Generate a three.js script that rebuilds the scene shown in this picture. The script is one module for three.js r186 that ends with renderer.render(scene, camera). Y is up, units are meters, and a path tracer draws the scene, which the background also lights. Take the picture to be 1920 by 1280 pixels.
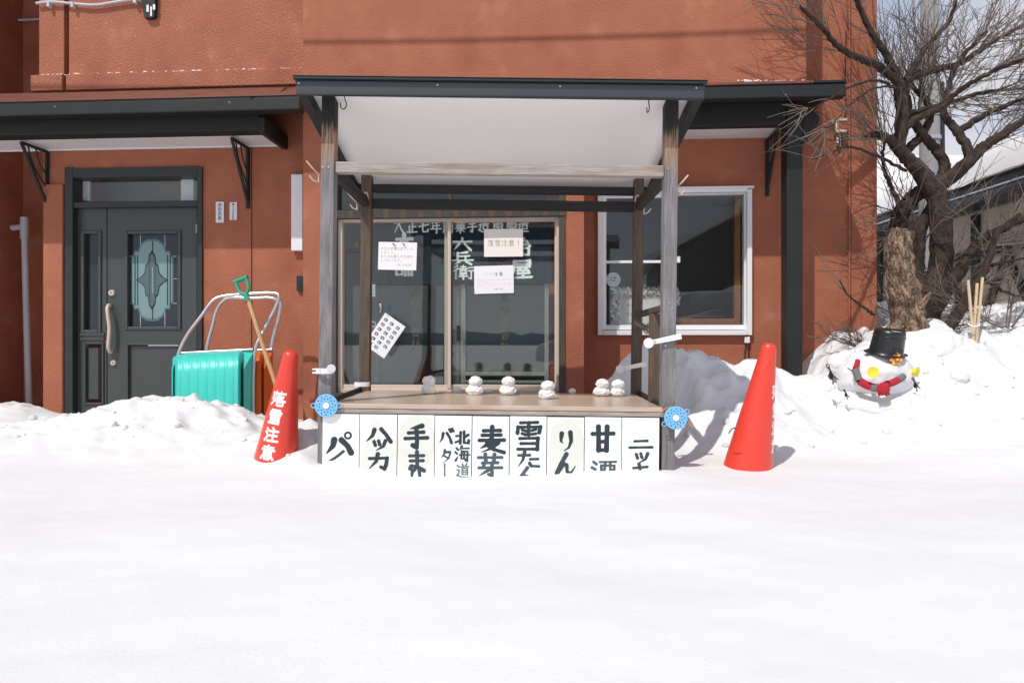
import * as THREE from 'three';
import { RoundedBoxGeometry } from 'three/addons/geometries/RoundedBoxGeometry.js';
import { mergeGeometries } from 'three/addons/utils/BufferGeometryUtils.js';
import { createNoise2D, createNoise3D } from 'simplex-noise';

// ---------------------------------------------------------------- camera, sky, sun, exposure
const scene = new THREE.Scene();
const EYE = 1.05, FOCAL = 1280;                       // eye height in metres, focal length for a 1920 x 1280 frame
const camera = new THREE.PerspectiveCamera(53.13, 1920 / 1280, 0.05, 600);
camera.position.set(0, EYE, 0);
camera.lookAt(0, EYE, -10);
const renderer = new THREE.WebGLRenderer({ antialias: true });
renderer.toneMapping = THREE.LinearToneMapping;
renderer.toneMappingExposure = 0.82;
renderer.shadowMap.enabled = true;
renderer.shadowMap.type = THREE.PCFSoftShadowMap;

let seedState = 20240311;
function rnd() { seedState = (seedState + 0x6d2b79f5) | 0; let t = Math.imul(seedState ^ (seedState >>> 15), 1 | seedState); t = (t + Math.imul(t ^ (t >>> 7), 61 | t)) ^ t; return ((t ^ (t >>> 14)) >>> 0) / 4294967296; }
const rr = (a, b) => a + (b - a) * rnd();
const noise2 = createNoise2D(rnd), noise3 = createNoise3D(rnd);
const fbm2 = (x, y, o = 4) => { let s = 0, a = 0.5; for (let i = 0; i < o; i++) { s += a * noise2(x, y); x *= 2.03; y *= 2.03; a *= 0.5; } return s; };
const fbm3 = (x, y, z, o = 4) => { let s = 0, a = 0.5; for (let i = 0; i < o; i++) { s += a * noise3(x, y, z); x *= 2.03; y *= 2.03; z *= 2.03; a *= 0.5; } return s; };
const clamp = THREE.MathUtils.clamp, smooth = THREE.MathUtils.smoothstep, lerp = THREE.MathUtils.lerp;

{ // one pale late-winter sky with thin cloud
  const SW = 1024, SH = 512, data = new Float32Array(SW * SH * 4);
  for (let j = 0; j < SH; j++) {
    const el = ((j + 0.5) / SH - 0.5) * Math.PI, y = Math.sin(el), c = Math.cos(el);
    for (let i = 0; i < SW; i++) {
      const az = ((i + 0.5) / SW - 0.5) * 2 * Math.PI, x = Math.cos(az) * c, z = Math.sin(az) * c;
      const k = 1 - Math.exp(-2.0 * Math.max(0, y));
      let r = lerp(0.96, 0.22, k), g = lerp(1.02, 0.32, k), b = lerp(1.15, 0.55, k);
      const n = 0.5 + 0.62 * fbm3(x * 2.4 + 7.1, y * 5.2 + 1.3, z * 2.4 - 3.0, 5);
      const cl = smooth(n, 0.30, 0.70) * 0.88, cw = lerp(1.12, 0.68, k);
      r = lerp(r, cw * 0.97, cl); g = lerp(g, cw * 0.96, cl); b = lerp(b, cw * 1.02, cl);
      const o = (j * SW + i) * 4; data[o] = r; data[o + 1] = g; data[o + 2] = b; data[o + 3] = 1;
    }
  }
  const sky = new THREE.DataTexture(data, SW, SH, THREE.RGBAFormat, THREE.FloatType);
  sky.mapping = THREE.EquirectangularReflectionMapping; sky.magFilter = THREE.LinearFilter; sky.needsUpdate = true;
  scene.background = sky; scene.environment = sky;
  scene.backgroundIntensity = 1; scene.environmentIntensity = 1;
}
// frames of reference: the shop front is turned a little from the picture plane, the stall leans a little
const BYAW = THREE.MathUtils.degToRad(-3.8), BORG = new THREE.Vector3(0, 0, -5.35);
const SROLL = THREE.MathUtils.degToRad(-0.7), SORG = new THREE.Vector3(-0.07, 0, -3.5);
const UP = new THREE.Vector3(0, 1, 0), FWD = new THREE.Vector3(0, 0, 1);
const sun = new THREE.DirectionalLight(0xfffbf4, 4.0);
{
  const d = new THREE.Vector3(-0.60, 1.58, 1.0).applyAxisAngle(UP, BYAW).normalize();
  sun.position.copy(d).multiplyScalar(30).add(new THREE.Vector3(0, 0, -5));
  sun.target.position.set(0, 0, -5); scene.add(sun, sun.target);
  sun.castShadow = true; sun.shadow.mapSize.set(4096, 4096); sun.shadow.bias = -0.0004; sun.shadow.radius = 1.2;
  Object.assign(sun.shadow.camera, { left: -14, right: 14, top: 12, bottom: -12, near: 1, far: 70 });
}

// ---------------------------------------------------------------- helpers
const at = (px, py, d) => new THREE.Vector3((px - 960) / FOCAL * d, EYE + (640 - py) / FOCAL * d, -d);
function planeHit(px, py, org, axis, ang, w) {
  const o = new THREE.Vector3(0, EYE, 0).sub(org).applyAxisAngle(axis, -ang), d = new THREE.Vector3((px - 960) / FOCAL, (640 - py) / FOCAL, -1).applyAxisAngle(axis, -ang);
  const t = (w - o.z) / d.z; return [o.x + d.x * t, o.y + d.y * t];
}
const W = (px, py, w) => planeHit(px, py, BORG, UP, BYAW, w);        // a point of the shop front, w metres before its main face
const S = (px, py, w) => planeHit(px, py, SORG, FWD, SROLL, w);      // the same in the stall's frame
const rectOf = (fn) => (x0, y0, x1, y1, w) => { const c = (x0 + x1) / 2, m = (y0 + y1) / 2; return [fn(x0, m, w)[0], fn(c, y1, w)[1], fn(x1, m, w)[0], fn(c, y0, w)[1]]; };
const WR = rectOf(W), SR = rectOf(S);
function boxUV(g) {                                                   // uv in metres on the face's own plane
  if (g.index) g = g.toNonIndexed();
  const p = g.attributes.position, n = g.attributes.normal, uv = new Float32Array(p.count * 2);
  for (let i = 0; i < p.count; i += 3) {
    const nx = Math.abs(n.getX(i) + n.getX(i + 1) + n.getX(i + 2)), ny = Math.abs(n.getY(i) + n.getY(i + 1) + n.getY(i + 2)), nz = Math.abs(n.getZ(i) + n.getZ(i + 1) + n.getZ(i + 2));
    for (let k = i; k < i + 3; k++) {
      const x = p.getX(k), y = p.getY(k), z = p.getZ(k);
      if (nz >= nx && nz >= ny) { uv[k * 2] = x; uv[k * 2 + 1] = y; } else if (nx >= ny) { uv[k * 2] = z; uv[k * 2 + 1] = y; } else { uv[k * 2] = x; uv[k * 2 + 1] = z; }
    }
  }
  g.setAttribute('uv', new THREE.BufferAttribute(uv, 2)); return g;
}
function bx(x0, y0, z0, x1, y1, z1, r = 0.004) {
  const w = Math.abs(x1 - x0), h = Math.abs(y1 - y0), d = Math.abs(z1 - z0), rad = Math.min(r, w * 0.45, h * 0.45, d * 0.45);
  const g = rad > 0.0005 ? new RoundedBoxGeometry(w, h, d, 1, rad) : new THREE.BoxGeometry(w, h, d);
  g.translate((x0 + x1) / 2, (y0 + y1) / 2, (z0 + z1) / 2); return boxUV(g);
}
const bW = (x0, y0, x1, y1, wb, wf, r) => { const [a, b, c, d] = WR(x0, y0, x1, y1, wf); return bx(a, b, wb, c, d, wf, r); };
const bS = (x0, y0, x1, y1, wb, wf, r) => { const [a, b, c, d] = SR(x0, y0, x1, y1, wf); return bx(a, b, wb, c, d, wf, r); };
function bar(a, b, w, d, r = 0.003) {                                 // a square timber from a to b
  const A = new THREE.Vector3(...a), B = new THREE.Vector3(...b), L = A.distanceTo(B), g = bx(-w / 2, 0, -d / 2, w / 2, L, d / 2, r);
  g.applyQuaternion(new THREE.Quaternion().setFromUnitVectors(UP, B.clone().sub(A).normalize())); g.translate(A.x, A.y, A.z); return g;
}
const merge = (...gs) => mergeGeometries(gs.flat().map((g) => { g = g.index ? g.toNonIndexed() : g; for (const k of Object.keys(g.attributes)) if (!['position', 'normal', 'uv'].includes(k)) g.deleteAttribute(k); return g; }));
function tube(pts, r, sides = 8, seg = 0, closed = false) {
  const v = pts.map((p) => (p.isVector3 ? p : new THREE.Vector3(...p))), c = new THREE.CatmullRomCurve3(v, closed, 'centripetal');
  return new THREE.TubeGeometry(c, seg || Math.max(6, v.length * 6), r, sides, closed);
}
function poly(pts, holes = []) {                                      // a Shape from [x, y] points
  const s = new THREE.Shape(pts.map((p) => new THREE.Vector2(...p)));
  for (const h of holes) s.holes.push(new THREE.Path(h.map((p) => new THREE.Vector2(...p))));
  return s;
}
const rectPts = ([a, b, c, d]) => [[a, b], [c, b], [c, d], [a, d]];
function slab(shape, z0, z1, bevel = 0) {
  const g = new THREE.ExtrudeGeometry(shape, { depth: z1 - z0 - 2 * bevel, bevelEnabled: bevel > 0, bevelSize: bevel, bevelThickness: bevel, bevelOffset: -bevel, bevelSegments: 1, curveSegments: 20 });
  g.translate(0, 0, z0 + bevel); return boxUV(g);
}
const used = new Map();
const numbered = (n) => { const k = used.get(n) ?? 0; used.set(n, k + 1); return k ? n + '_' + String(k).padStart(3, '0') : n; };
function shade(o) { o.castShadow = true; o.receiveShadow = true; return o; }
function part(name, g, m, parent) { const o = shade(new THREE.Mesh(g, m)); o.name = name; parent.add(o); return o; }
function node(name, parent) { const o = new THREE.Group(); o.name = name; parent.add(o); return o; }
function tag(o, label, category, group) { Object.assign(o.userData, { label, category }); if (group) o.userData.group = group; return o; }
function thing(name, label, category, pos = [0, 0, 0], group) { const o = new THREE.Group(); o.name = numbered(name); o.position.set(...pos); scene.add(o); return tag(o, label, category, group); }
function solo(name, g, m, label, category, group) { const o = shade(new THREE.Mesh(g, m)); o.name = numbered(name); scene.add(o); return tag(o, label, category, group); }
function onShop(o) { o.position.copy(BORG); o.rotation.y = BYAW; return o; }     // things that hang on the shop front share its frame
function onStall(o) { o.position.copy(SORG); o.rotation.z = SROLL; return o; }

// ---------------------------------------------------------------- textures and materials
function tex(wid, hei, fn, srgb = true, rep = null) {
  const d = new Uint8Array(wid * hei * 4);
  for (let j = 0; j < hei; j++) for (let i = 0; i < wid; i++) { const c = fn(i / wid, j / hei), o = (j * wid + i) * 4; d[o] = clamp(c[0], 0, 255); d[o + 1] = clamp(c[1], 0, 255); d[o + 2] = clamp(c[2], 0, 255); d[o + 3] = 255; }
  const t = new THREE.DataTexture(d, wid, hei, THREE.RGBAFormat); t.wrapS = t.wrapT = THREE.RepeatWrapping; t.magFilter = THREE.LinearFilter; t.minFilter = THREE.LinearMipmapLinearFilter; t.generateMipmaps = true;
  if (srgb) t.colorSpace = THREE.SRGBColorSpace; if (rep) t.repeat.set(...rep); t.needsUpdate = true; return t;
}
// noise that tiles: u, v in 0..1 wrapped on two circles
const noise4 = (() => {
  const ang = Array.from({ length: 4096 }, () => { const a = rnd() * 6.28318; return [Math.cos(a), Math.sin(a)]; });
  const hsh = (i, j, s) => ang[(Math.imul(i, 73856093) ^ Math.imul(j, 19349663) ^ Math.imul(s, 83492791)) >>> 5 & 4095], mod = (a, n) => ((a % n) + n) % n;
  return (u, v, f, s = 0) => {
    const n = Math.max(1, Math.round(f)), x = u * n, y = v * n, i = Math.floor(x), j = Math.floor(y), a = x - i, b = y - j, k = Math.round(s * 10) + 1, i0 = mod(i, n), i1 = mod(i + 1, n), j0 = mod(j, n), j1 = mod(j + 1, n);
    const g = (p, q, dx, dy) => { const c = hsh(p, q, k); return c[0] * dx + c[1] * dy; }, sx = a * a * a * (a * (a * 6 - 15) + 10), sy = b * b * b * (b * (b * 6 - 15) + 10);
    return 1.5 * lerp(lerp(g(i0, j0, a, b), g(i1, j0, a - 1, b), sx), lerp(g(i0, j1, a, b - 1), g(i1, j1, a - 1, b - 1), sx), sy);
  };
})();
const tfbm = (u, v, f, o, s = 0) => { let r = 0, a = 0.5; for (let i = 0; i < o; i++) { r += a * noise4(u, v, f, s + i * 9.1); f *= 2; a *= 0.55; } return r; };
const M = {};
const lin = (r, g, b) => new THREE.Color().setRGB(r, g, b);
const std = (c, rough = 0.7, o = {}) => new THREE.MeshStandardMaterial({ color: Array.isArray(c) ? lin(...c) : c, roughness: rough, ...o });
{
  // rough trowelled stucco: lumps about a centimetre across, weathered paint
  const grain = new Float32Array(1024 * 1024);
  for (let j = 0; j < 1024; j++) for (let i = 0; i < 1024; i++) { const u = i / 1024, v = j / 1024; grain[j * 1024 + i] = 0.48 + 0.42 * noise4(u, v, 190, 3) * (0.8 + 0.4 * noise4(u, v, 12, 5)) + 0.30 * noise4(u, v, 100, 8) + 0.08 * noise4(u, v, 24, 9); }
  const G = (u, v) => grain[(Math.floor(v * 1024) % 1024) * 1024 + (Math.floor(u * 1024) % 1024)];
  const bump = tex(1024, 1024, (u, v) => { const k = clamp(G(u, v), 0, 1) * 255; return [k, k, k]; }, false, [1 / 1.6, 1 / 1.6]);
  const wallMap = (pale, f) => tex(1024, 1024, (u, v) => {
    const p = tfbm(u, v, 5, 4, 2), q = clamp(G(u, v), 0, 1), wear = smooth(q + 0.25 * tfbm(u, v, 14, 3, 6), 0.72, 0.98) * pale, stain = smooth(tfbm(u, v, 3, 4, 11), 0.1, 0.5);
    const run = 0.35 * smooth(noise4(u, v * 0.3, 14, 41) + 0.6 * noise4(u, v, 5, 43), 0.45, 0.95), blot = smooth(tfbm(u, v, 4, 5, 45), 0.18, 0.5);
    return [162 + 12 * p + 42 * wear - 10 * stain - 12 * run + 8 * blot, 97 + 10 * p + 58 * wear - 8 * stain - 10 * run + 10 * blot, 72 + 9 * p + 60 * wear - 6 * stain - 8 * run + 11 * blot];
  }, true, [1 / f, 1 / f]);
  M.stucco = new THREE.MeshStandardMaterial({ map: wallMap(0.25, 1.6), bumpMap: bump, bumpScale: 0.0038, roughness: 0.86 });
  M.stuccoWorn = new THREE.MeshStandardMaterial({ map: wallMap(1.0, 1.6), bumpMap: bump, bumpScale: 0.006, roughness: 0.8 });
  M.trimPaint = new THREE.MeshStandardMaterial({ map: wallMap(0.12, 1.6), roughness: 0.75 });
  // weathered grey wood, grain along v (metres)
  const woodTex = (fn) => tex(512, 1024, fn, true, [1 / 0.14, 1 / 1.1]);
  const gr = (u, v) => { const w = 0.05 * noise4(u, v, 5, 1); return 0.5 + 0.42 * noise4(u + w, v * 0.12, 46, 4) + 0.22 * noise4(u + w, v * 0.2, 120, 7) + 0.18 * noise4(u, v, 6, 9); };
  const wb = tex(512, 1024, (u, v) => { const k = 255 * clamp(gr(u, v), 0, 1); return [k, k, k]; }, false, [1 / 0.14, 1 / 1.1]);
  const wood = (d, l, patch) => new THREE.MeshStandardMaterial({ map: woodTex((u, v) => {
    let k = clamp(gr(u, v), 0, 1); const s = smooth(noise4(u * 1, v, 3, 15) + 0.5 * noise4(u, v * 0.3, 30, 17), 0.15, 0.75) * patch;
    return [lerp(lerp(d[0], l[0], k), 118, s), lerp(lerp(d[1], l[1], k), 84, s), lerp(lerp(d[2], l[2], k), 56, s)];
  }), bumpMap: wb, bumpScale: 0.0015, roughness: 0.85 });
  M.woodGrey = wood([84, 82, 84], [158, 152, 149], 0.3);
  M.woodPale = wood([132, 122, 116], [196, 186, 178], 0.25);
  M.woodDark = wood([44, 42, 40], [96, 90, 84], 0.35);
  M.woodDark2 = wood([58, 50, 44], [122, 106, 92], 0.55);
  // the front posts: silver-grey weathered wood; under the eave ragged streaks of bare brown wood, then black: painted roof shadow over old stain
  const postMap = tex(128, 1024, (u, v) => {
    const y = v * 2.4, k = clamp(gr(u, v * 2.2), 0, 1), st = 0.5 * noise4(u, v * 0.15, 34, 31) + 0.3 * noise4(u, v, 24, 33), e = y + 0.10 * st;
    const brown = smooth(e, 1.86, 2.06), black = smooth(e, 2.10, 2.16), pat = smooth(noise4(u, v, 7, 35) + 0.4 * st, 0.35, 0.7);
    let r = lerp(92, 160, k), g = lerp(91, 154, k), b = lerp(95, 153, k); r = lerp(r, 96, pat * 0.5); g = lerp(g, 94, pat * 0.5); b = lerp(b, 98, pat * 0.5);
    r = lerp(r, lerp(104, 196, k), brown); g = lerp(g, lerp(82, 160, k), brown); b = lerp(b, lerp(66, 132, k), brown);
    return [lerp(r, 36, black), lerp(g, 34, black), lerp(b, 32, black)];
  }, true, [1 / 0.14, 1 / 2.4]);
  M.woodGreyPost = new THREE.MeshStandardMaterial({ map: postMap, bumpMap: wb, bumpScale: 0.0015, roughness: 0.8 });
  M.woodStain = wood([26, 26, 25], [52, 50, 47], 0.1);
  M.woodCounter = (() => { const t = new THREE.MeshPhysicalMaterial({ map: woodTex((u, v) => { const k = clamp(gr(u, v), 0, 1), b = smooth(noise4(u, v, 4, 19), -0.2, 0.6); return [lerp(176, 208, k) - 6 * b, lerp(156, 188, k) - 14 * b, lerp(140, 170, k) - 24 * b]; }), bumpMap: wb, bumpScale: 0.0006, roughness: 0.34, clearcoat: 0.35, clearcoatRoughness: 0.22 }); return t; })();
  // metals, paints
  const pm = tex(512, 512, (u, v) => { const n = tfbm(u, v, 6, 4, 3), f = tfbm(u, v, 40, 2, 4), chip = smooth(tfbm(u, v, 9, 3, 21) + 0.3 * f, 0.62, 0.66); return [lerp(23 + 7 * n + 3 * f, 170, chip), lerp(27 + 7 * n + 3 * f, 172, chip), lerp(28 + 7 * n + 3 * f, 172, chip)]; }, true, [1 / 1.4, 1 / 1.4]);
  M.blackPaint = new THREE.MeshStandardMaterial({ map: pm, roughness: 0.5 });
  M.rustMetal = new THREE.MeshStandardMaterial({ map: tex(512, 256, (u, v) => { const n = tfbm(u, v, 8, 4, 13); return [112 + 22 * n, 66 + 14 * n, 54 + 12 * n]; }), roughness: 0.55 });
  M.blackPlain = std([0.010, 0.011, 0.011], 0.65);
  M.sheet = std([0.075, 0.08, 0.085], 0.34, { metalness: 0.4 });
  M.sheetDark = std([0.03, 0.034, 0.037], 0.42, { metalness: 0.3 });
  M.soffit = std([0.88, 0.86, 0.86], 0.55);
  M.soffitOld = std([0.72, 0.70, 0.72], 0.6);
  M.alu = std([0.80, 0.79, 0.81], 0.35);
  M.aluWarm = std([0.60, 0.49, 0.41], 0.4);
  M.aluGrey = std([0.30, 0.30, 0.28], 0.4, { metalness: 0.3 });
  M.steel = std([0.62, 0.62, 0.63], 0.28, { metalness: 0.9 });
  M.doorPaint = new THREE.MeshPhysicalMaterial({ color: lin(0.048, 0.053, 0.052), roughness: 0.42, clearcoat: 0.12 });
  M.doorDark = std([0.022, 0.025, 0.025], 0.45);
  M.glass = new THREE.MeshPhysicalMaterial({ color: lin(0.93, 0.96, 0.95), transmission: 1, roughness: 0, thickness: 0, ior: 1.52 });
  M.glassDoor = new THREE.MeshPhysicalMaterial({ color: lin(0.02, 0.03, 0.036), roughness: 0.06, ior: 1.52 });
  M.glassTeal = new THREE.MeshPhysicalMaterial({ color: lin(0.16, 0.27, 0.28), roughness: 0.35, clearcoat: 0.6, clearcoatRoughness: 0.1 });
  M.glassTealDark = new THREE.MeshPhysicalMaterial({ color: lin(0.07, 0.12, 0.13), roughness: 0.3, clearcoat: 0.6, clearcoatRoughness: 0.1 });
  M.room = std([0.42, 0.41, 0.38], 0.9);
  M.roomDark = std([0.20, 0.15, 0.11], 0.7);
  M.woodBrown = new THREE.MeshStandardMaterial({ map: woodTex((u, v) => { const k = clamp(gr(u, v), 0, 1); return [lerp(110, 165, k), lerp(62, 98, k), lerp(28, 50, k)]; }), roughness: 0.5 });
  M.whitePlastic = std([0.80, 0.79, 0.80], 0.38);
  M.paper = std([0.84, 0.83, 0.84], 0.9);
  M.greyPlastic = std([0.52, 0.52, 0.57], 0.45);
  M.blackPlastic = new THREE.MeshPhysicalMaterial({ color: lin(0.010, 0.012, 0.013), roughness: 0.32, clearcoat: 0.25, clearcoatRoughness: 0.25 });
  M.lightBlue = std([0.20, 0.50, 0.80], 0.4); M.deepBlue = std([0.10, 0.26, 0.46], 0.5);
  M.turquoise = new THREE.MeshPhysicalMaterial({ color: lin(0.05, 0.58, 0.49), roughness: 0.4, clearcoat: 0.2, clearcoatRoughness: 0.35, side: THREE.DoubleSide });
  M.orange = new THREE.MeshPhysicalMaterial({ color: lin(0.62, 0.11, 0.012), roughness: 0.45, side: THREE.DoubleSide });
  M.green = std([0.012, 0.30, 0.19], 0.42); M.yellow = std([0.85, 0.72, 0.05], 0.5); M.red = std([0.42, 0.02, 0.035], 0.95); M.greyKnit = std([0.17, 0.16, 0.17], 0.95);
  M.shaftWood = new THREE.MeshStandardMaterial({ map: woodTex((u, v) => { const k = clamp(gr(u, v), 0, 1); return [lerp(176, 212, k), lerp(132, 170, k), lerp(92, 124, k)]; }), roughness: 0.55 });
  M.bamboo = std([0.62, 0.47, 0.30], 0.6);
  const bk = (u, v) => { const w = 0.025 * noise4(u, v, 8, 2); return 0.5 + 0.45 * noise4(u + w, v * 0.6, 15, 5) + 0.38 * noise4(u + w, v, 34, 6) + 0.35 * noise4(u, v, 6, 7); };
  const bkB = tex(512, 512, (u, v) => { const k = 255 * clamp(bk(u, v), 0, 1); return [k, k, k]; }, false);
  M.barkPale = new THREE.MeshStandardMaterial({ map: tex(512, 512, (u, v) => { const k = clamp(bk(u, v), 0, 1), m = smooth(noise4(u, v, 7, 12), 0.1, 0.6); return [lerp(56, 176, k) - 16 * m, lerp(42, 146, k) - 14 * m, lerp(34, 122, k) - 18 * m]; }), bumpMap: bkB, bumpScale: 0.009, roughness: 0.9 });
  M.bark = new THREE.MeshStandardMaterial({ map: tex(512, 512, (u, v) => { const k = clamp(bk(u, v), 0, 1); return [lerp(32, 78, k), lerp(24, 62, k), lerp(20, 53, k)]; }), bumpMap: bkB, bumpScale: 0.006, roughness: 0.9 });
  M.twig = std([0.19, 0.15, 0.125], 0.85);
  M.concrete = new THREE.MeshStandardMaterial({ map: tex(256, 512, (u, v) => { const n = 150 + 18 * tfbm(u, v, 8, 4, 3); return [n, n, n + 2]; }), roughness: 0.85 });
  M.cream = new THREE.MeshStandardMaterial({ map: tex(256, 256, (u, v) => { const n = 10 * tfbm(u, v, 6, 4, 3); return [186 + n, 172 + n, 158 + n]; }, true, [0.5, 0.5]), roughness: 0.85 });
  M.pink = std([0.72, 0.52, 0.44], 0.6);
  const snowBump = tex(512, 512, (u, v) => { const k = 128 + 70 * tfbm(u, v, 70, 3, 2) + 40 * tfbm(u, v, 14, 3, 5); return [k, k, k]; }, false, [1 / 0.8, 1 / 0.8]);
  M.snow = new THREE.MeshStandardMaterial({ color: lin(0.75, 0.75, 0.765), roughness: 0.75, bumpMap: snowBump, bumpScale: 0.0018 });
  M.snowIcy = new THREE.MeshPhysicalMaterial({ color: lin(0.90, 0.90, 0.91), roughness: 0.5, bumpMap: snowBump, bumpScale: 0.003 });
}
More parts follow.
